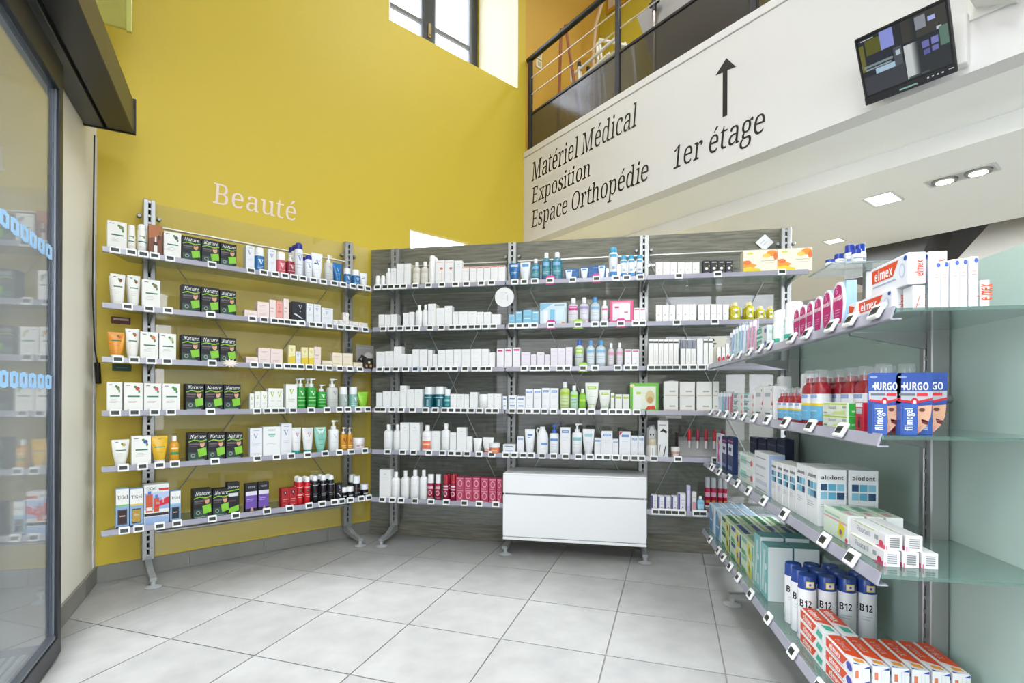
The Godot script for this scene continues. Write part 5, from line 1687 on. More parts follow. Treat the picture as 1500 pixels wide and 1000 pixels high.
	li.shadow_enabled = true
	li.transform = fr * Transform3D(Basis(Vector3.UP, PI), Vector3(0, 0, 0.13))
	o.add_child(li, true)
	# security monitor
	o = base("security_monitor", WC)
	tag(o, "tilted black security monitor showing camera pictures", "monitor")
	var mt := fr * Transform3D(Basis(Vector3.UP, 0.04) * Basis(Vector3.RIGHT, 0.6), Vector3(3.10, 2.66, 0.165))
	m = MB.new()
	m.t = mt
	m.box(Vector3(-0.178, -0.155, -0.022), Vector3(0.178, 0.155, 0.0), hexc("17171b"), 0.006)
	part("case", m, vm("gloss"), o)
	m = MB.new()
	m.t = mt
	m.box(Vector3(-0.178, -0.155, -0.002), Vector3(0.178, -0.118, 0.004), hexc("1d1d22"), 0.003)
	part("bezel", m, vm("gloss"), o)
	m = MB.new()
	m.t = mt * Transform3D(Basis(), Vector3(0, -0.155, 0.0042))
	print_on(m, {"F": {"W": 0.356, "H": 0.037, "frame": Transform3D()}}, "r -.1 .3 .1 .5 8ab0a8; r .2 .5 .22 .65 e8e8e8; r .25 .5 .27 .65 e8e8e8; r .3 .5 .32 .65 e8e8e8; r .35 .5 .37 .65 e8e8e8; r .42 .6 .47 .7 c8c8c8", [])
	part("button", m, vm("carton"), o)
	var im := Image.create(256, 192, false, Image.FORMAT_RGB8)
	im.fill(Color("1d2228"))
	for e in [[0, 0, 128, 100, "2a2c2e"], [20, 10, 50, 60, "5a5a1e"], [66, 0, 40, 66, "8a94d8"], [14, 60, 100, 40, "262a33"], [0, 20, 14, 90, "6a6a2a"], [6, 92, 90, 8, "7a8c90"], [10, 104, 80, 6, "8a9aa0"], [40, 112, 60, 18, "a8c4d8"], [0, 130, 128, 62, "34383e"], [100, 70, 24, 60, "4a5058"], [106, 80, 14, 16, "b8c4cc"], [130, 0, 126, 70, "3a3832"], [170, 6, 30, 40, "8a8e98"], [206, 20, 20, 14, "a8b4e8"], [226, 60, 14, 10, "c8ccd8"], [130, 78, 40, 112, "c6cccb"], [170, 78, 86, 114, "22262a"], [182, 88, 20, 22, "6a6cb0"], [208, 86, 20, 22, "7a7cc0"], [184, 116, 18, 16, "5a5ca0"], [208, 114, 18, 16, "6a6cb0"], [232, 64, 24, 60, "5a7a6c"], [134, 184, 60, 6, "3a4a50"], [8, 4, 40, 3, "c8c8c8"]]:
		im.fill_rect(Rect2i(e[0], e[1], e[2], e[3]), Color(e[4]))
	for y in 192:   # the soft fall of light on the pillar in the picture
		for x in range(150, 170):
			im.set_pixel(x, y, im.get_pixel(x, y).lerp(Color("22262a"), (x - 150) / 20.0))
	var scr := mat("screen_picture", Color(1, 1, 1), 0.2)
	scr.albedo_color = Color(0.05, 0.05, 0.05)
	scr.emission_enabled = true
	scr.emission_texture = ImageTexture.create_from_image(im)
	scr.emission = Color.BLACK
	scr.emission_energy_multiplier = 0.9
	var qm := QuadMesh.new()
	qm.size = Vector2(0.328, 0.252)
	var sc := part("screen", qm, scr, o)
	sc.transform = mt * Transform3D(Basis(), Vector3(0, 0.014, 0.0012))
	m = MB.new()
	m.t = fr
	m.box(Vector3(2.96, 2.57, 0.0), Vector3(3.30, 2.80, 0.05), hexc("dcdad6"), 0.004)
	part("wall_bracket", m, vm("matt"), o)
	m = MB.new()
	m.t = fr
	m.tube([Vector3(3.1, 2.66, 0.05), Vector3(3.1, 2.67, 0.15)], 0.02, hexc("3a3a3a"), 8)
	part("arm", m, vm("matt"), o)
	# beams and ducts in the dark beyond the soffit
	for e in [["trim_5", [[1.86, 2.2], [1.86, 2.558], [2.56, 2.558], [2.42, 2.2]], "duct_grey", Color(0.36, 0.35, 0.35)], ["trim_6", [[2.98, 2.558], [4.6, 2.558], [4.6, 2.1], [2.60, 2.1]], "duct_beige", Color(0.62, 0.60, 0.57)]]:
		var oo := PackedVector2Array()
		for f in e[1]:
			oo.append(Vector2(f[0], f[1]))
		m = MB.new()
		m.t = Transform3D(WD, Vector3.UP, WN, WC)
		m.prism(oo, -3.0, -2.5, Color.WHITE)
		struct(e[0], m, mat(e[2], e[3], 0.6))


func small_things() -> void:
	# round and diamond hang tags
	var m := MB.new()
	m.t = Transform3D(Basis(Vector3.RIGHT, Vector3.BACK, Vector3.DOWN), Vector3.ZERO)
	m.loft([[0, 0.064, 0.064], [0.003, 0.064, 0.064]], hexc("ecebe9"), 28)
	m.t = Transform3D(Basis(), Vector3(0, 0, 0.0035))
	print_on(m, {"F": {"W": 0.12, "H": 0.12, "frame": Transform3D(Basis(), Vector3(0, -0.06, 0))}}, "r -.2 .74 .2 .76 d0cecc; r -.24 .6 .0 .62 d4d2d0; r -.24 .5 -.04 .52 d4d2d0; r -.2 .4 .0 .42 d4d2d0; r .14 .3 .2 .6 c8c8cc; p 8a90a8 .06 .7 .12 .76 .1 .7", [])
	tag(single("shelf_disc", m, vm("carton"), Vector3(-0.652, 1.708, PZ + 0.335)), "round white paper disc hanging before the shelf post", "sign")
	m = MB.new()
	m.t = Transform3D(Basis(Vector3.BACK, 0.75), Vector3.ZERO)
	m.box(Vector3(-0.04, -0.04, 0), Vector3(0.04, 0.04, 0.004), hexc("f2f2f4"), 0.002)
	m.t = m.t * Transform3D(Basis(), Vector3(0, 0, 0.0045))
	print_on(m, {"F": {"W": 0.08, "H": 0.08, "frame": Transform3D(Basis(), Vector3(0, -0.04, 0))}}, "r -.3 .62 .1 .66 a8a8ac; r -.3 .4 .2 .44 c0c0c4", [])
	tag(single("diamond_tag", m, vm("carton"), Vector3(1.03, 2.075, PZ + 0.012)), "white diamond tag stuck high on the right grey panel", "sign")
	for e in [[-0.34, 1.477, "6a1f26", "dark red", "second"], [-0.335, 1.21, "1f4a38", "dark green", "third"]]:
		m = MB.new()
		m.t = Transform3D(Basis(YD, Vector3.UP, YN), Vector3.ZERO)
		m.box(Vector3(-0.044, -0.02, 0), Vector3(0.044, 0.02, 0.006), hexc(e[2]), 0.002)
		m.t = m.t * Transform3D(Basis(), Vector3(0, -0.02, 0.006))
		print_on(m, {"F": {"W": 0.088, "H": 0.04, "frame": Transform3D()}}, "r -.4 .5 .4 .8 c8b8b0" if e[2] == "6a1f26" else "r -.3 .4 .3 .5 5a8070", [])
		tag(single("name_plate", m, vm("carton"), Y(e[1], e[0], 0.0)), "small %s plate on the yellow wall below the %s shelf" % [e[3], e[4]], "plate")
	# paper flower on the third yellow shelf
	m = MB.new()
	var pts := PackedVector2Array()
	for k in 22:
		var r := 0.044 if k % 2 == 0 else 0.026
		pts.append(Vector2(cos(TAU * k / 22) * r, sin(TAU * k / 22) * r * 0.62))
	m.prism(pts, 0, 0.003, hexc("efe2d2"))
	var pts2 := PackedVector2Array()
	for p in pts:
		pts2.append(p.rotated(0.3) * 0.5)
	m.prism(pts2, 0.003, 0.006, hexc("f6ecdf"))
	tag(single("paper_flower", m, vm("carton"), Y(1.242, 0.155, 0.31), atan2(YN.x, YN.z)), "cream paper flower clipped to the third yellow wall shelf", "ornament")
	# lipstick tester on the fifth back shelf, right bay
	var at := Vector3(0.62, TOPS[4], PZ + 0.2)
	var o := base("lipstick_stand", at)
	tag(o, "grey sloped lipstick tester stand, fifth back shelf", "display stand")
	m = MB.new()
	var prof := PackedVector2Array()
	for p in [[-0.06, 0], [0.07, 0], [0.07, 0.012], [-0.02, 0.10], [-0.06, 0.12]]:
		prof.append(Vector2(p[0], p[1]))
	m.t = Transform3D(Basis(Vector3(0, 0, 1), Vector3.UP, Vector3.LEFT), Vector3.ZERO)
	m.prism(prof, -0.16, 0.16, hexc("8f8e8c"))
	part("sloped_base", m, vm("matt"), o)
	m = MB.new()
	m.box(Vector3(-0.165, 0, -0.06), Vector3(-0.157, 0.15, 0.03), hexc("3a2a2e"), 0.002)
	part("side_panel", m, vm("gloss"), o)
	for k in 5:
		var c: String = ["c01a24", "8a1a3a", "a01a2a", "b82a2a", "7a1a2a"][k]
		var l := base("lipstick", at + Vector3(-0.09 + 0.05 * k, 0.055, 0.03))
		tag(l, "lipstick tester with %s tip, %s on the grey stand" % [["bright red", "plum", "crimson", "brick red", "dark red"][k], NTH[k]], "lipstick", "lipsticks on the tester stand")
		m = MB.new()
		m.loft([[0, 0.009, 0.009], [0.04, 0.009, 0.009], [0.041, 0.007, 0.007], [0.05, 0.007, 0.007]], hexc("d8d6d4"), 12)
		part("tube", m, vm("metal"), l)
		m = MB.new()
		m.loft([[0.05, 0.011, 0.011], [0.105, 0.012, 0.012], [0.122, 0.006, 0.006]], hexc(c), 12)
		part("tip", m, vm("gloss"), l)
	# wire rack for the stacked cartons, fourth back shelf right
	o = base("wire_rack", Vector3(0.49, TOPS[3], PZ + 0.29))
	tag(o, "black wire rack holding white cartons, fourth back shelf", "rack")
	m = MB.new()
	for x in [-0.17, -0.05, 0.075, 0.2]:
		m.tube([Vector3(x, 0, 0.0), Vector3(x, 0.13, 0.0), Vector3(x, 0.165, -0.08)], 0.003, hexc("2a2a2c"), 6)
	for h in [0.02, 0.088]:
		m.tube([Vector3(-0.17, h, 0.003), Vector3(0.2, h, 0.003)], 0.0025, hexc("2a2a2c"), 6)
	part("wire", m, vm("matt"), o)
	# jars with blue caps beyond the gondola
	o = base("glass_shelf", Vector3(1.2, 1.645, -2.65))
	tag(o, "glass shelf on the far side of the gondola", "shelf")
	m = MB.new()
	m.box(Vector3(-0.23, -0.01, -0.08), Vector3(0.0, 0, 0.18), Color.WHITE, 0.002)
	part("glass_plate", m, pane("shelf_glass", Color(0.42, 0.54, 0.50, 0.42), 0.06), o)
	m = MB.new()
	m.box(Vector3(-0.03, -1.645, 0.0), Vector3(0.0, -0.01, 0.03), hexc("a8aaaa"), 0.003)
	part("post", m, vm("metal"), o)
	var kk := 0
	for e in [[1.015, -2.60, 0.042], [1.06, -2.62, 0.07], [1.09, -2.52, 0.062], [1.105, -2.62, 0.11], [1.14, -2.60, 0.105]]:
		var b := build_item("roll", 0.044, e[2], 0.044, "wblue")
		b.name = numbered("capped_bottle")
		b.position = Vector3(e[0], 1.645, e[1])
		add_child(b, true)
		tag(b, "small white bottle with navy cap beyond the gondola, " + ["leftmost", "second from left", "third from left", "fourth from left", "rightmost"][kk], "bottle", "white bottles with navy caps beyond the gondola")
		kk += 1


func goods() -> void:
	q("Y1", "carton", "klor 7a8a4a", "white hair care box with green plant", [-379, 84, 149])
	q("Y1", "roll", "klb", "white roll shaped bottle with green line", [-316, 36, 145])
	q("Y1", "can", "klb", "white spray can with green line", [-270, 43, 163])
	q("Y1", "carton", "brown", "brown box picturing a dark spray bottle", [-210, 65, 166])
	q("Y1", "carton", "klor 5a5a52", "white hair care box with grey brush", [-132, 83, 146])
	q("Y1", "carton", "nat", "black hair colour box with green leaf panel", [-40, 92, 140, 57, 93, 140, 150, 89, 138], {"d": 75})
	q("Y2", "carton", "nat", "black hair colour box with green leaf panel", [-41, 92, 154, 56, 91, 154, 149, 88, 150], {"d": 75})
	q("Y3", "carton", "nat", "black hair colour box with green leaf panel", [-41, 93, 150, 57, 96, 149, 150, 87, 148], {"d": 75})
	q("Y4", "carton", "nat", "black hair colour box with green leaf panel", [-20, 91, 153, 76, 93, 153, 174, 93, 153], {"d": 75})
	q("Y5", "carton", "nat", "black hair colour box with green leaf panel", [-5, 98, 161, 92, 93, 158, 188, 93, 156], {"d": 75})
	q("Y6", "carton", "nat", "black hair colour box with green leaf panel", [21, 95, 166, 117, 88, 157], {"d": 75})
	q("Y1", "carton", "vwh", "tall white carton with blue letter", [269, 50, 149], {"d": 60})
	q("Y1", "roll", "vsky", "blue round bottle with white cap", [328, 57, 151])
	q("Y1", "carton", "vwh", "slim white carton with blue letter", [396, 50, 152])
	q("Y1", "roll", "vpink", "pink round bottle with white cap", [456, 58, 148])
	q("Y1", "pump", "vcrim", "crimson bottle with small white pump", [514, 53, 141])
	q("Y1", "can", "vcan", "tall white spray can with navy cap", [568, 54, 232], {"rows": 2})
	q("Y1", "can", "vcan", "short white spray can with navy cap", [631, 47, 163], {"rows": 1})
	q("Y1", "tube", "vtub", "white tube with blue letter", [690, 74, 188])
	q("Y1", "pump", "vgrey", "pale grey pump bottle", [766, 57, 189])
	q("Y1", "tube", "vtbl", "blue tube with pale letter", [831, 64, 148])
	q("Y1", "roll", "vsky", "short blue bottle with white cap", [898, 53, 120, 962, 59, 119])
	q("Y1", "tube", "vtub", "small white tube at shelf end", [1020, 52, 109])
	q("Y2", "tube", "klt 8a4a3a", "white cream tube with brown plant", [-373, 65, 169, -304, 58, 171], {"rows": 1})
	q("Y2", "carton", "klor 8a6a4a", "white box with brown and green plant", [-229, 84, 155])
	q("Y2", "carton", "pinkbox", "low pale pink carton", [274, 72, 46])
	q("Y2", "stack", "pinkbox", "pale pink carton stacked in pair", [346, 70, 106])
	q("Y2", "carton", "pinkbox", "tall pale pink carton", [401, 39, 127, 483, 35, 144])
	q("Y2", "carton", "salmon", "salmon pink carton", [442, 39, 123])
	q("Y2", "carton", "vblk", "black carton with silver letter", [562, 88, 133])
	q("Y2", "carton", "vwh", "white carton with grey letter", [633, 48, 132, 682, 47, 132])
	q("Y2", "carton", "vwh", "wide pale carton with grey letter", [749, 80, 115])
	q("Y2", "carton", "vlow", "low pale cream carton", [807, 32, 42, 841, 35, 46, 937, 66, 44, 1006, 68, 42])
	q("Y2", "stack", "vlow", "pale cream carton stacked in pair", [881, 40, 100])
	q("Y3", "tube", "orange", "orange sun cream tube with white cap", [-378, 73, 139])
	q("Y3", "tube", "klt d2603a", "white cream tube with orange plant", [-309, 62, 164])
	q("Y3", "carton", "klor d2703a", "white box with orange plant", [-237, 82, 150])
	q("Y3", "carton", "klor b8c08a", "white box with pale plant", [-152, 81, 148])
	q("Y3", "carton", "pinkbox", "low pale carton with cream top", [282, 69, 43])
	q("Y3", "stack", "pinkbox", "pale carton stacked in pair", [353, 71, 102, 426, 73, 101])
	q("Y3", "carton", "yellowt", "tall white and yellow carton", [519, 44, 131, 600, 43, 122, 643, 37, 123])
	q("Y3", "carton", "vwh", "short pale blue white carton", [560, 33, 93])
	q("Y3", "carton", "pinkbox", "tall pinkish white carton", [685, 46, 131])
	q("Y3", "carton", "cream", "low cream carton", [750, 66, 43, 970, 71, 41])
	q("Y3", "stack", "cream", "cream carton stacked in pair", [821, 70, 100, 895, 71, 101])
	q("Y3", "carton", "compact", "black make-up compact box with gold dot", [1040, 68, 75], {"d": 40, "f": 20})
	q("Y3", "carton", "greycard", "grey cosmetics display card with round mirror", [1050, 137, 173], {"d": 12, "f": -60})
	q("Y4", "carton", "klor 6a7a3a", "white box with olive plant", [-386, 66, 154])
	q("Y4", "carton", "klor c0392b", "white box with red flower", [-306, 84, 152])
	q("Y4", "carton", "klor d85a6a", "white box with pink flower", [-220, 81, 151])
	q("Y4", "carton", "klor 4a9a4a", "white box with green leaf", [-134, 85, 151])
	q("Y4", "carton", "vgreen", "small white carton with yellow green letter", [283, 26, 99, 316, 35, 112, 354, 36, 114])
	q("Y4", "carton", "vgreen2", "wide white carton with twin green letters", [422, 91, 133])
	q("Y4", "carton", "vgreen", "tall white carton with green stripe", [518, 71, 161])
	q("Y4", "pump", "vpgreen", "tall green pump bottle", [584, 55, 203, 654, 60, 203], {"rows": 1})
	q("Y4", "pump", "vpgreen", "short green pump bottle", [722, 59, 164])
	q("Y4", "pump", "vgrey", "pale grey pump bottle with white head", [797, 74, 204])
	q("Y4", "roll", "vclear", "clear grey bottle with white cap", [876, 59, 150])
	q("Y4", "roll", "vteal", "teal bottle with white cap", [948, 63, 151])
	q("Y4", "tube", "vlime", "lime green and white tube", [1022, 77, 117])
	q("Y5", "tube", "klt c8b04a", "white cream tube with yellow flower", [-358, 78, 138])
	q("Y5", "carton", "klor 3a4a9a", "white box with blue flower", [-270, 87, 155])
	q("Y5", "tube", "ktyel", "golden yellow hair tube", [-184, 77, 150])
	q("Y5", "bottle", "kamb", "amber bottle with white cap and green label", [-116, 49, 148])
	q("Y5", "carton", "vwh", "plain white carton with grey side", [308, 72, 178])
	q("Y5", "carton", "vmint", "wide white carton with mint print", [399, 106, 183])
	q("Y5", "carton", "vwh", "tallest white carton with grey letter", [488, 67, 199])
	q("Y5", "tube", "vttq", "white tube with teal cap", [558, 65, 170, 634, 71, 167])
	q("Y5", "tube", "vtmint", "mint green tube", [718, 83, 168])
	q("Y5", "pump", "vwpump", "slim white pump bottle", [808, 65, 211])
	q("Y5", "pump", "vamber", "amber oil spray bottle with white top", [874, 43, 161, 918, 39, 159])
	q("Y5", "jar", "vjar", "round white jar with floral print", [989, 86, 83])
	q("Y6", "carton", "tgel 7ec86a 3a1c18", "blue and white shampoo carton, green line", [-351, 59, 213])
	q("Y6", "carton", "tgel e8c832 b89a3a", "blue and white shampoo carton, yellow line", [-290, 59, 207])
	q("Y6", "carton", "tgelb", "wide shampoo gift carton picturing red bottles", [-200, 117, 219], {"d": 70})
	q("Y6", "carton", "tgel 9ad0e8 15202c", "narrow blue and white shampoo carton", [-112, 51, 173])
	q("Y6", "carton", "natn", "slim black carton with green foot", [182, 68, 190])
	q("Y6", "carton", "vpurp", "black and purple carton", [282, 67, 171, 353, 63, 173])
	q("Y6", "carton", "vred", "red carton with dark triangle", [482, 46, 117, 531, 48, 118], {"d": 60})
	q("Y6", "can", "vredcan", "red spray can with white cap", [578, 41, 183, 626, 38, 178], {"rows": 1})
	q("Y6", "can", "vblkcan", "black spray can with white cap", [678, 42, 180, 734, 44, 177, 786, 44, 175], {"rows": 1})
	q("Y6", "carton", "vblk", "small black carton", [838, 42, 115])
	q("Y6", "jar", "vblkjar", "small black jar with white lid", [880, 37, 79, 924, 47, 81, 1034, 54, 84])
	q("Y6", "roll", "vblkroll", "black bottle with tall white cap", [974, 57, 148], {"rows": 1})
	q("B1", "can", "w", "small white spray can", [-1568, 35, 83, -1530, 33, 83])
	q("B1", "bottle", "w", "white bottle with white cap", [-1488, 38, 132])
	q("B1", "carton", "wl", "slim white carton", [-1446, 42, 125])
	q("B1", "carton", "wl2", "wide white carton with cream side", [-1396, 53, 156, -1344, 48, 155], {"d": 90})
	q("B1", "bottle", "clr", "clear bottle with white cap", [-1284, 55, 166, -1225, 56, 167])
	q("B1", "can", "w", "tall white spray can", [-1170, 47, 208], {"rows": 1})
	q("B1", "carton", "dot", "white carton with red dot", [-1109, 66, 166, -1043, 64, 164])
	q("B1", "carton", "wl", "white carton with rounded flap", [-980, 55, 159])
	q("B1", "carton", "redtop", "white carton with red top band", [-928, 49, 114, -876, 47, 112, -827, 48, 112, -779, 46, 111, -730, 49, 113, -679, 48, 112], {"d": 60})
	q("B2", "carton", "wl", "broad plain white carton", [-1534, 44, 97, -1488, 45, 95, -1442, 46, 97], {"d": 70})
	q("B2", "carton", "wl", "plain white carton", [-1354, 43, 102, -1313, 36, 109, -1106, 57, 130, -1048, 55, 143, -997, 42, 102, -944, 63, 102, -880, 60, 100], {"d": 50})
	q("B2", "carton", "wl", "plain white carton", [-824, 46, 96, -776, 49, 94, -716, 67, 78], {"d": 50})
	q("B2", "bottle", "w", "white bottle", [-1264, 49, 158, -1218, 39, 158])
	q("B2", "carton", "wl2", "tall white carton with cream side", [-1166, 55, 161], {"d": 80})
	q("B3", "carton", "wl", "plain white carton", [-1540, 64, 118, -1474, 63, 120, -1412, 59, 152, -1366, 38, 99, -1327, 36, 98, -1281, 50, 131, -1225, 58, 130], {"d": 55})
	q("B3", "carton", "wl", "plain white carton", [-1176, 32, 126, -742, 40, 103], {"d": 55})
	q("B3", "stack", "wl3", "white carton stacked in pair", [-1142, 33, 96, -1094, 57, 123, -1036, 54, 126, -982, 52, 127, -922, 63, 127, -853, 72, 128, -790, 51, 127], {"d": 50})
	q("B3", "carton", "pinklab", "tall white carton with magenta band", [-686, 49, 128, -631, 51, 130, -576, 51, 133], {"d": 45})
	q("B4", "carton", "wl", "plain white carton", [-1548, 46, 112, -1491, 63, 121, -1427, 62, 122, -1370, 48, 161, -1318, 54, 135, -1260, 57, 136, -1009, 46, 105], {"d": 60})
	q("B4", "carton", "wl", "plain white carton", [-960, 49, 104, -917, 34, 103, -868, 55, 117, -750, 41, 107, -702, 50, 107], {"d": 60})
	q("B4", "roll", "teal", "dark teal bottle with white cap", [-1194, 65, 153, -1114, 69, 155], {"rows": 1})
	q("B4", "roll", "teal2", "light teal bottle with white cap", [-1056, 45, 137])
	q("B4", "jar", "w", "plain white jar", [-804, 65, 104])
	q("B4", "carton", "bluetxt", "thin white carton with blue print", [-654, 29, 91])
	q("B5", "bottle", "w", "white bottle with slim neck", [-1489, 66, 180, -1422, 55, 180, -1069, 62, 191])
	q("B5", "carton", "wl", "large plain white carton", [-1359, 66, 194, -1286, 73, 195], {"d": 70})
	q("B5", "bottle", "orl", "white bottle with orange label", [-1204, 73, 179])
	q("B5", "carton", "wl", "plain white carton", [-1134, 59, 140, -1011, 46, 132, -952, 68, 167, -898, 38, 106])
	q("B5", "tube", "w", "plain white tube", [-846, 60, 95])
	q("B5", "tube", "ort", "white tube with orange foot", [-774, 77, 101])
	q("B5", "jar", "orj", "white tub with orange foot", [-722, 72, 67], {"f": 25})
	q("B6", "carton", "wl", "tall plain white carton", [-1502, 86, 197])
	q("B6", "bottle", "w", "white flask", [-1432, 61, 181, -1362, 57, 192, -1292, 64, 199, -1228, 56, 200])
	q("B6", "roll", "redw", "dark red bottle with white cap", [-1174, 47, 173, -1120, 41, 174])
	q("B6", "roll", "redr", "dark red bottle with red cap", [-1064, 40, 175, -1012, 41, 176], {"rows": 1})
	q("B6", "stack", "redbox", "raspberry red carton stacked in pair", [-960, 56, 163, -903, 54, 162, -847, 52, 165, -790, 54, 163, -734, 53, 161, -688, 35, 160], {"d": 60})
	q("B1", "tube", "utb", "blue tube with white label", [-599, 73, 131])
	q("B1", "tube", "utw", "white tube with blue label", [-524, 71, 134])
	q("B1", "bottle", "uteal", "short teal bottle with white cap", [-454, 57, 151])
	q("B1", "bottle", "uteal", "tall teal bottle with white cap", [-383, 59, 188, -313, 70, 189])
	q("B1", "carton", "ukit", "blue travel kit pouch", [-218, 92, 79, -132, 59, 88, -47, 106, 92], {"d": 30, "f": -30})
	q("B1", "tube", "utw", "tiny white tube before blue kit", [-233, 44, 63, -133, 46, 71, -23, 42, 82], {"d": 20, "f": 12})
	q("B1", "can", "ucan", "tall white spray can with blue cap", [50, 58, 205], {"rows": 1})
	q("B1", "can", "ucan", "white spray can with blue cap", [116, 45, 145, 163, 44, 146, 214, 43, 146])
	q("B2", "carton", "ubox", "small light blue carton", [-609, 43, 75, -562, 43, 96, -450, 43, 94])
	q("B2", "stack", "ubox", "light blue carton stacked in pair", [-504, 59, 101])
	q("B2", "carton", "ugift", "large pale blue gift box", [-334, 174, 142], {"d": 60})
	q("B2", "bottle", "bpk", "clear bottle with magenta label", [-205, 69, 173])
	q("B2", "bottle", "bvi", "clear bottle with violet label", [-134, 63, 174])
	q("B2", "bottle", "bbl", "clear bottle with pale blue label", [-64, 64, 174])
	q("B2", "bottle", "bwp", "white bottle with pink print", [-2, 44, 152])
	q("B2", "carton", "pinkfr", "gift box with thick pink frame", [102, 149, 145], {"d": 60})
	q("B2", "carton", "wpk", "white carton with pink print", [198, 35, 95, 234, 35, 94])
	q("B3", "carton", "lil", "pale lilac carton", [-514, 63, 103, -462, 37, 86, -415, 48, 102, -372, 35, 84])
	q("B3", "carton", "lil", "tall pale lilac carton", [-326, 48, 127, -278, 46, 126, -230, 45, 131])
	q("B3", "bottle", "bgr", "clear bottle with lime green label", [-164, 59, 180])
	q("B3", "bottle", "bbl", "clear bottle with blue cap", [-91, 52, 175, -26, 65, 175])
	q("B3", "bottle", "bpkc", "clear bottle with pink label", [39, 38, 155, 93, 40, 157])
	q("B3", "carton", "wpk", "white carton with pink band", [145, 44, 113, 191, 44, 112])
	q("B4", "carton", "bluetxt", "low white carton with blue print", [-602, 56, 96, -544, 57, 92])
	q("B4", "carton", "bluetop", "tall white carton with blue band", [-489, 52, 140, -435, 52, 139, -380, 52, 146, -324, 55, 145])
	q("B4", "bottle", "grn", "large pale green bottle with white cap", [-257, 66, 185])
	q("B4", "bottle", "grn2", "medium mint bottle with white cap", [-196, 52, 162])
	q("B4", "bottle", "grn3", "small bright green bottle", [-142, 44, 141])
	q("B4", "tube", "gtub", "white tube with green label", [-82, 87, 180, 1, 70, 133])
	q("B4", "carton", "gbox", "white carton with green band", [50, 25, 113, 88, 43, 106, 133, 44, 106])
	q("B4", "carton", "ggift", "large green framed gift box", [246, 177, 178], {"d": 70})
	q("B5", "carton", "bluetxt", "wide low white carton with blue print", [-623, 84, 60])
	q("B5", "carton", "bluetop", "white carton with blue band", [-547, 44, 114, -251, 66, 178, -44, 41, 113, 15, 72, 158, 69, 38, 109, 187, 42, 131, 229, 37, 132])
	q("B5", "carton", "bluetopr", "white carton with blue band, red corner", [128, 72, 157])
	q("B5", "tube", "btub", "white tube with blue print", [-489, 68, 162])
	q("B5", "tube", "btub2", "white tube with pale teal label", [-103, 76, 169])
	q("B5", "jug", "jug", "round shouldered white flask with handle", [-404, 79, 180])
	q("B5", "pump", "bpump", "white pump bottle with blue head", [-326, 63, 193])
	q("B5", "pump", "tpump", "white pump bottle with white head", [-176, 65, 205])
	q("B1", "carton", "tri", "white carton with thin orange lines", [334, 44, 90, 378, 44, 87, 422, 43, 85, 466, 43, 83, 510, 43, 80, 554, 43, 78], {"d": 60})
	q("B1", "carton", "blkdot", "black carton with white dot", [617, 44, 87, 661, 44, 85, 704, 43, 83, 748, 43, 80], {"d": 50})
	q("B1", "carton", "ora", "cream carton with orange flowers", [926, 195, 135, 1120, 191, 138], {"d": 70})
	q("B2", "carton", "tri", "white carton with thin lines", [334, 40, 110, 374, 40, 109, 414, 39, 107, 456, 39, 110, 496, 40, 109, 536, 40, 107], {"d": 60})
	q("B2", "carton", "tri", "white carton with pale lines", [586, 36, 107, 622, 35, 105, 659, 35, 104, 694, 35, 103, 730, 35, 101], {"d": 60})
	q("B2", "bottle", "yel", "yellow oil bottle with white label", [789, 62, 116, 872, 49, 116, 934, 47, 87, 989, 31, 85], {"rows": 1})
	q("B3", "carton", "blktop", "slim white carton with black top", [286, 30, 175, 316, 31, 174, 347, 30, 173, 378, 30, 172, 408, 30, 172, 438, 29, 171], {"d": 50})
	q("B3", "carton", "gretop", "slim white carton with grey top", [480, 30, 170, 511, 30, 169, 541, 30, 168], {"d": 50})
	q("B3", "carton", "wl", "plain white carton", [580, 37, 173])
	q("B3", "carton", "blktop", "white carton with dark top", [614, 27, 171, 643, 27, 170])
	q("B3", "carton", "sketch", "tall cream card with black sketch", [697, 102, 191], {"d": 10, "f": -50})
	q("B3", "carton", "redfoot", "slim white carton with red foot", [690, 21, 119, 715, 22, 119, 740, 21, 140], {"f": 10})
	q("B4", "stack", "rack", "white carton in black rack pair", [408, 87, 186, 506, 91, 185, 607, 92, 185, 674, 37, 186], {"d": 70})
	q("B5", "carton", "face", "display card with grey portrait photograph", [296, 64, 224], {"d": 10, "f": -30})
	q("B5", "carton", "eye", "white display card with black brow drawing", [364, 65, 231], {"d": 14, "f": -20})
	q("B5", "roll", "clearb", "clear square perfume bottle with white centre", [298, 58, 115], {"f": 10})
	q("B5", "jar", "pinkpot", "small clear pot of pink powder", [440, 53, 65])
	q("B6", "carton", "navyside", "small white carton with navy side", [310, 37, 92, 352, 37, 87, 392, 37, 87, 433, 36, 89, 477, 46, 109], {"d": 50})
	q("B6", "carton", "lilthin", "thin lilac pack standing upright", [517, 22, 161])
	q("B6", "carton", "pinkside", "narrow white carton with pink side", [550, 27, 120])
	q("B6", "bottle", "bluesm", "small pale blue bottle with white cap", [590, 41, 93])
	q("B6", "roll", "raspb", "raspberry bottle with frosted cap", [658, 35, 192, 695, 36, 190, 735, 30, 188, 765, 28, 187], {"f": -150})
	tags("Y1", "w", [-389, -320, -268, -217, -146, 59])
	tags("Y1", "w", [268, 341, 408, 467, 523, 579, 647, 712, 786, 850, 920, 974, 1029])
	tags("Y2", "w", [-335, -241, -155, 54])
	tags("Y2", "w", [277, 344, 405, 444, 483, 522, 572, 640, 685, 755, 829, 885, 938, 1011])
	tags("Y3", "w", [-375, -305, -230, -158, 62])
	tags("Y3", "w", [288, 360, 429, 485, 524, 567, 623, 689, 754, 827, 900, 974])
	tags("Y4", "w", [-385, -303, -214, -139, 55])
	tags("Y4", "w", [306, 364, 411, 450, 519, 635, 742, 827, 886, 962, 1033])
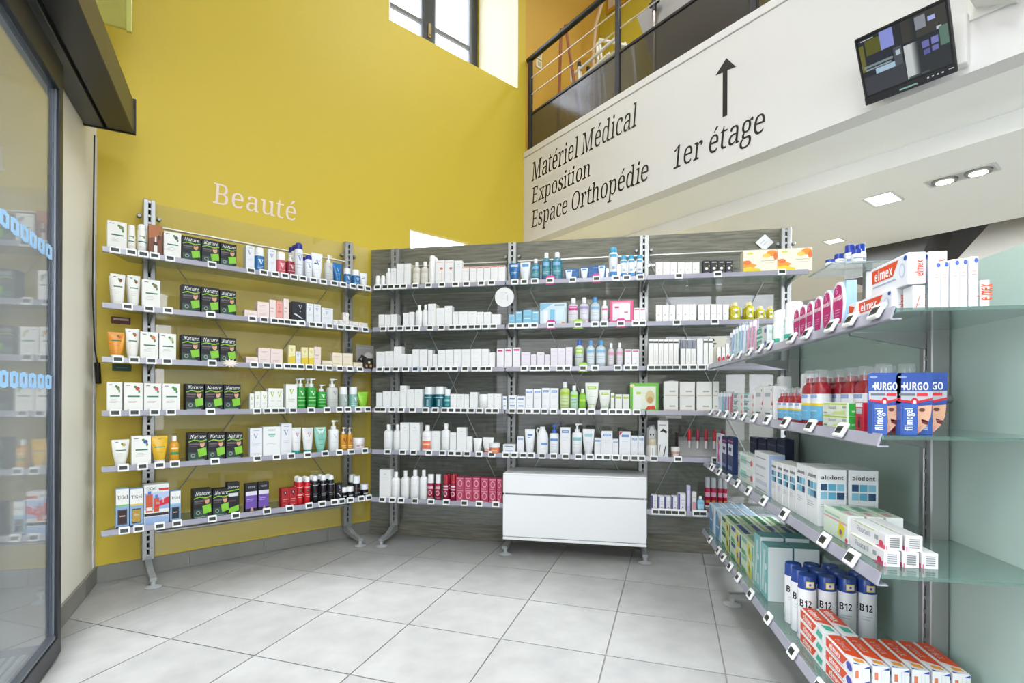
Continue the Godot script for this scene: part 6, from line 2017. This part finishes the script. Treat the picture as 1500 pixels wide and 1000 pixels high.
	tags("Y5", "w", [-350, -267, -190, -119, 79])
	tags("Y5", "w", [309, 421, 510, 614, 729, 827, 912, 1013])
	tags("Y6", "w", [-345, -283, -189, -108, 66, 190])
	tags("Y6", "w", [366, 502, 626, 711, 796, 846, 908, 987, 1044])
	tags("B1", "w", [-1554, -1498, -1455, -1408, -1363, -1278, -1183, -1088, -991, -915, -814, -744])
	tags("B1", "w", [-586, -523, -454, -208, 68, 133, 217])
	tags("B1", "m", [-353, -55])
	tags("B1", "w", [449, 679, 1041])
	tags("B2", "w", [-1511, -1449, -1386, -1326, -1267, -1170, -1090, -1016, -970, -927, -879, -837, -784, -730])
	tags("B2", "w", [-605, -555, -510, -457, -63, -6, 190, 231])
	tags("B2", "m", [-346, 99])
	tags("B2", "l", [-170])
	tags("B2", "w", [438, 661])
	tags("B3", "w", [-1536, -1480, -1416, -1345, -1206, -1148, -1097, -1046, -996, -923, -854, -800, -761])
	tags("B3", "b", [-1274])
	tags("B3", "w", [-521, -460, -420, -373, -287, -237, -62, 80, 140, 184])
	tags("B3", "l", [-138])
	tags("B3", "w", [286, 324, 361, 397, 434, 485, 536, 586, 643])
	tags("B4", "w", [-1548, -1510, -1442, -1376, -1294, -1199, -1132, -1063, -1018, -970, -927, -877, -821, -758, -713])
	tags("B4", "w", [-600, -545, -491, -440, -386, -326, -254, -204, -142, -84, -3, 49, 92, 137, 199])
	tags("B5", "w", [-1473, -1364, -1285, -1175, -1078, -1016, -966, -906, -824, -736])
	tags("B5", "w", [-640, -585, -525, -473, -400, -326, -246, -164, -92, -33, 14, 70, 130, 186, 231, 305])
	tags("B5", "w", [305, 449, 669])
	tags("B6", "w", [-1511, -1437, -1374, -1272, -1159, -1050, -923, -821, -707])
	tags("B6", "w", [316, 357, 394, 433, 473, 561, 599])


func gondola_stock() -> void:
	var f1 := {"f": -18, "d": 30}
	for e in [[-2920, 34, 160, "9ab8e0 5a9ad0"], [-2860, 30, 170, "b8dce8 8ac0e0"], [-2800, 30, 168, "c8e8e0 6ac0b0"], [-2740, 30, 175, "a0c8e8 90b0e0"], [-2680, 30, 170, "d8e4f4 9ab0e0"]]:
		q("R1", "brush", "brush " + e[3], "clear pack with a pale toothbrush", [e[0], e[1], e[2]], {"f": -18, "d": 18})
	q("R1", "brush", "brush e89ab8 d0a8d8", "clear pack with a pink toothbrush", [-2610, 32, 160, -2550, 32, 165, -2490, 32, 162], {"f": -18, "d": 18})
	q("R1", "carton", "teal4", "white and teal toothpaste carton below", [-2370, 150, 52], {"f": -18, "d": 40})
	q("R1", "carton", "teal4", "white and teal toothpaste carton on top", [-2370, 150, 52], {"f": -18, "d": 40, "y": 52})
	q("R1", "roll", "whbot", "white mouthwash bottle with teal print", [-2215, 76, 148, -2080, 80, 156], {"f": -18, "d": 60})
	q("R1", "heart", "heart", "pale blue pack with large magenta oval", [-1958, 62, 112, -1900, 62, 114, -1840, 62, 116, -1775, 64, 118, -1708, 66, 124, -1632, 74, 132], {"f": -16, "d": 34})
	q("R1", "carton", "elmexs", "small white carton with orange triangle", [-1548, 46, 58], {"f": -18, "d": 36})
	q("R1", "carton", "elmexh", "lower white toothpaste carton with orange brand band", [-1450, 172, 60], {"f": -24, "d": 36, "rows": 1})
	q("R1", "carton", "elmexh", "upper white toothpaste carton with orange brand band", [-1397, 165, 72], {"f": -32, "d": 36, "y": 60, "rows": 1})
	q("R1", "carton", "whtall", "white pack end with small orange print", [-1330, 26, 56], {"x": 694, "d": 40})
	for k in 5:
		q("R1", "carton", "brushbox", "white toothbrush carton facing the room", [-1296 - 4 * (k % 2), 17, 102 + 2 * k], {"x": 716 + 18 * k, "d": 16})
	q("R1", "carton", "elmexw", "white carton with vertical orange print", [-1312, 18, 58], {"x": 808, "d": 50})
	for e in [[-3120, "d8e8f4 f0c8d0"], [-3050, "8ac8e0 c8e0f0"], [-2980, "8a90d8 d8d8f0"], [-2910, "d85a7a f0d0d8"], [-2850, "c83a5a e8e8f4"]]:
		q("R2", "brush", "brush " + e[1], "clear pack with coloured toothbrush", [e[0], 34, 118], {"f": -23, "d": 18})
	q("R2", "brush", "brush 8ac83a e8f0c8", "green toothbrush pack at the back", [-2760, 40, 150, -2660, 40, 150, -2560, 40, 150], {"f": -170, "d": 20})
	q("R2", "brush", "brush e8963a f0e0c8", "orange toothbrush pack at the back", [-2460, 40, 130, -2380, 40, 130], {"f": -170, "d": 20})
	for k in 3:
		q("R2", "carton", "teal5", ["bottom", "middle", "topmost"][k] + " white and teal carton stacked of three", [-2680, 190, 35], {"f": -23, "d": 40, "y": 35 * k})
		q("R2", "carton", "teal5", ["bottom", "middle", "topmost"][k] + " white carton stacked beside teal cartons", [-2485, 180, 35], {"f": -23, "d": 40, "y": 35 * k})
	q("R2", "carton", "parodx", "tall white toothpaste carton with red wedge", [-2330, 118, 130, -2205, 122, 130], {"f": -23, "d": 50})
	q("R2", "roll", "w", "white bottle standing behind white cartons", [-2330, 66, 172, -2060, 66, 172], {"f": -90, "d": 60})
	q("R2", "wash", "mwash", "small red mouthwash with clear cap", [-2088, 56, 118, -2028, 56, 118, -1967, 56, 118, -1906, 56, 118], {"f": -23, "d": 40})
	q("R2", "wash", "mwash", "tall red mouthwash with blue label", [-1838, 72, 172, -1762, 72, 172], {"f": -23, "d": 48, "rows": 1})
	q("R2", "wash", "mwash", "tall red mouthwash behind cartons", [-1670, 72, 172, -1590, 72, 172, -1500, 72, 172], {"f": -72, "d": 48, "rows": 1})
	q("R2", "carton", "fluoc", "lower green and white toothpaste carton", [-1605, 165, 35], {"f": -23, "d": 42})
	q("R2", "carton", "fluoc", "upper green and white toothpaste carton", [-1605, 165, 35], {"f": -23, "d": 42, "y": 35})
	q("R2", "carton", "redtube", "slim white and red carton with dark brush", [-1462, 44, 72], {"f": -23, "d": 30})
	q("R2", "urgo", "urgo", "blue blister card picturing lips, left", [-1330, 68, 142], {"x": 634, "d": 20})
	q("R2", "urgo", "urgo", "blue blister card picturing lips, centre", [-1330, 74, 142], {"x": 695, "d": 20})
	q("R2", "urgo", "urgo", "blue blister card picturing lips, right", [-1362, 74, 144], {"x": 742, "d": 20})
	q("R3", "carton", "pinkvert", "white pack with pink upright lettering", [-3110, 120, 185], {"f": -23, "d": 20})
	q("R3", "carton", "navywh", "navy and white toothbrush carton", [-2970, 110, 180, -2830, 110, 190], {"f": -23, "d": 24})
	q("R3", "carton", "navybox", "tall navy carton against the glass", [-3160, 140, 165, -2990, 140, 175, -2830, 140, 185, -2690, 120, 195], {"f": -220, "d": 40})
	for k in 2:
		q("R3", "carton", "grnwh", ["lower", "upper"][k] + " white and mint toothpaste carton", [-2525, 235, 66], {"f": -23, "d": 44, "y": 66 * k})
	q("R3", "carton", "bluewh", "tall white carton with pale blue side", [-2295, 195, 165], {"f": -23, "d": 60})
	q("R3", "carton", "alod", "white carton with small blue squares", [-2132, 62, 150, -2066, 62, 152, -2000, 62, 154, -1935, 62, 156], {"f": -23, "d": 70})
	q("R3", "carton", "alod", "large white carton with blue squares", [-1856, 84, 172, -1764, 88, 174], {"f": -23, "d": 80, "rows": 1})
	q("R3", "carton", "fluop", "pale green and pink toothpaste carton", [-1600, 155, 76], {"f": -23, "d": 40, "rows": 2})
	q("R3", "carton", "fluow", "white toothpaste carton, bottom layer", [-1425, 172, 36], {"f": -23, "d": 33, "rows": 2})
	q("R3", "carton", "fluow", "white toothpaste carton, upper layer", [-1432, 172, 36], {"f": -30, "d": 35, "y": 36, "rows": 1})
	q("R4", "carton", "bluem", "pale blue and white milk carton", [-3270, 150, 160, -3090, 150, 160], {"f": -24, "d": 60, "rows": 2})
	for k in 2:
		for e in [[-2900, 210, "6a50b0 3a7a50", "green and yellow"], [-2690, 200, "7a4a9a 4a5a9a", "violet and yellow"], [-2485, 200, "5ab06a 8ac0a8", "mint and yellow"]]:
			q("R4", "carton", "milk " + e[2], ["lower", "upper"][k] + " " + e[3] + " carton", [e[0], e[1], 80], {"f": -24, "d": 62, "y": 80 * k, "rows": 3 if k else 0})
	q("R4", "carton", "tealb", "tall teal carton", [-2335, 88, 228, -2235, 92, 214], {"f": -24, "d": 90, "rows": 1})
	q("R4", "carton", "greyb", "grey green carton against the glass", [-2420, 90, 210, -2320, 90, 200, -2180, 90, 190, -2090, 80, 180], {"f": -225, "d": 60})
	for k in 4:
		q("R4", "b12", "b12", "white bottle with blue flip cap, file %s" % ["one", "two", "three", "four"][k], [-1880, 56, 212], {"x": 668 + 60 * k, "d": 58, "rows": 2 if k < 3 else 1, "turn": -0.25})
	for k in 3:
		q("R4", "carton", "elmexg", ["bottom", "middle", "top"][k] + " carton, orange band, green leaf", [-1752, 190, 38], {"f": -24, "d": 42, "y": 38 * k, "rows": 1})
		q("R4", "carton", "elmexst", ["bottom", "middle", "top"][k] + " layer toothpaste carton with orange band", [-1562, 172, 38], {"f": -24, "d": 39, "y": 38 * k, "rows": 5})
	tags("R1", "w", [-2738, -2576, -2399, -2248, -2124, -1881, -1750, -1573, -1459, -1331])
	tags("R2", "w", [-3090, -2894, -2730, -2544, -2400, -2232, -2055, -1861, -1648, -1450])
	tags("R3", "w", [-3090, -3029, -2867, -2661, -2491, -2307, -2095, -1870, -1549, -1391])
	tags("R4", "w", [-3073, -2858, -2740, -2600, -2450, -2250, -2017, -1768, -1565])
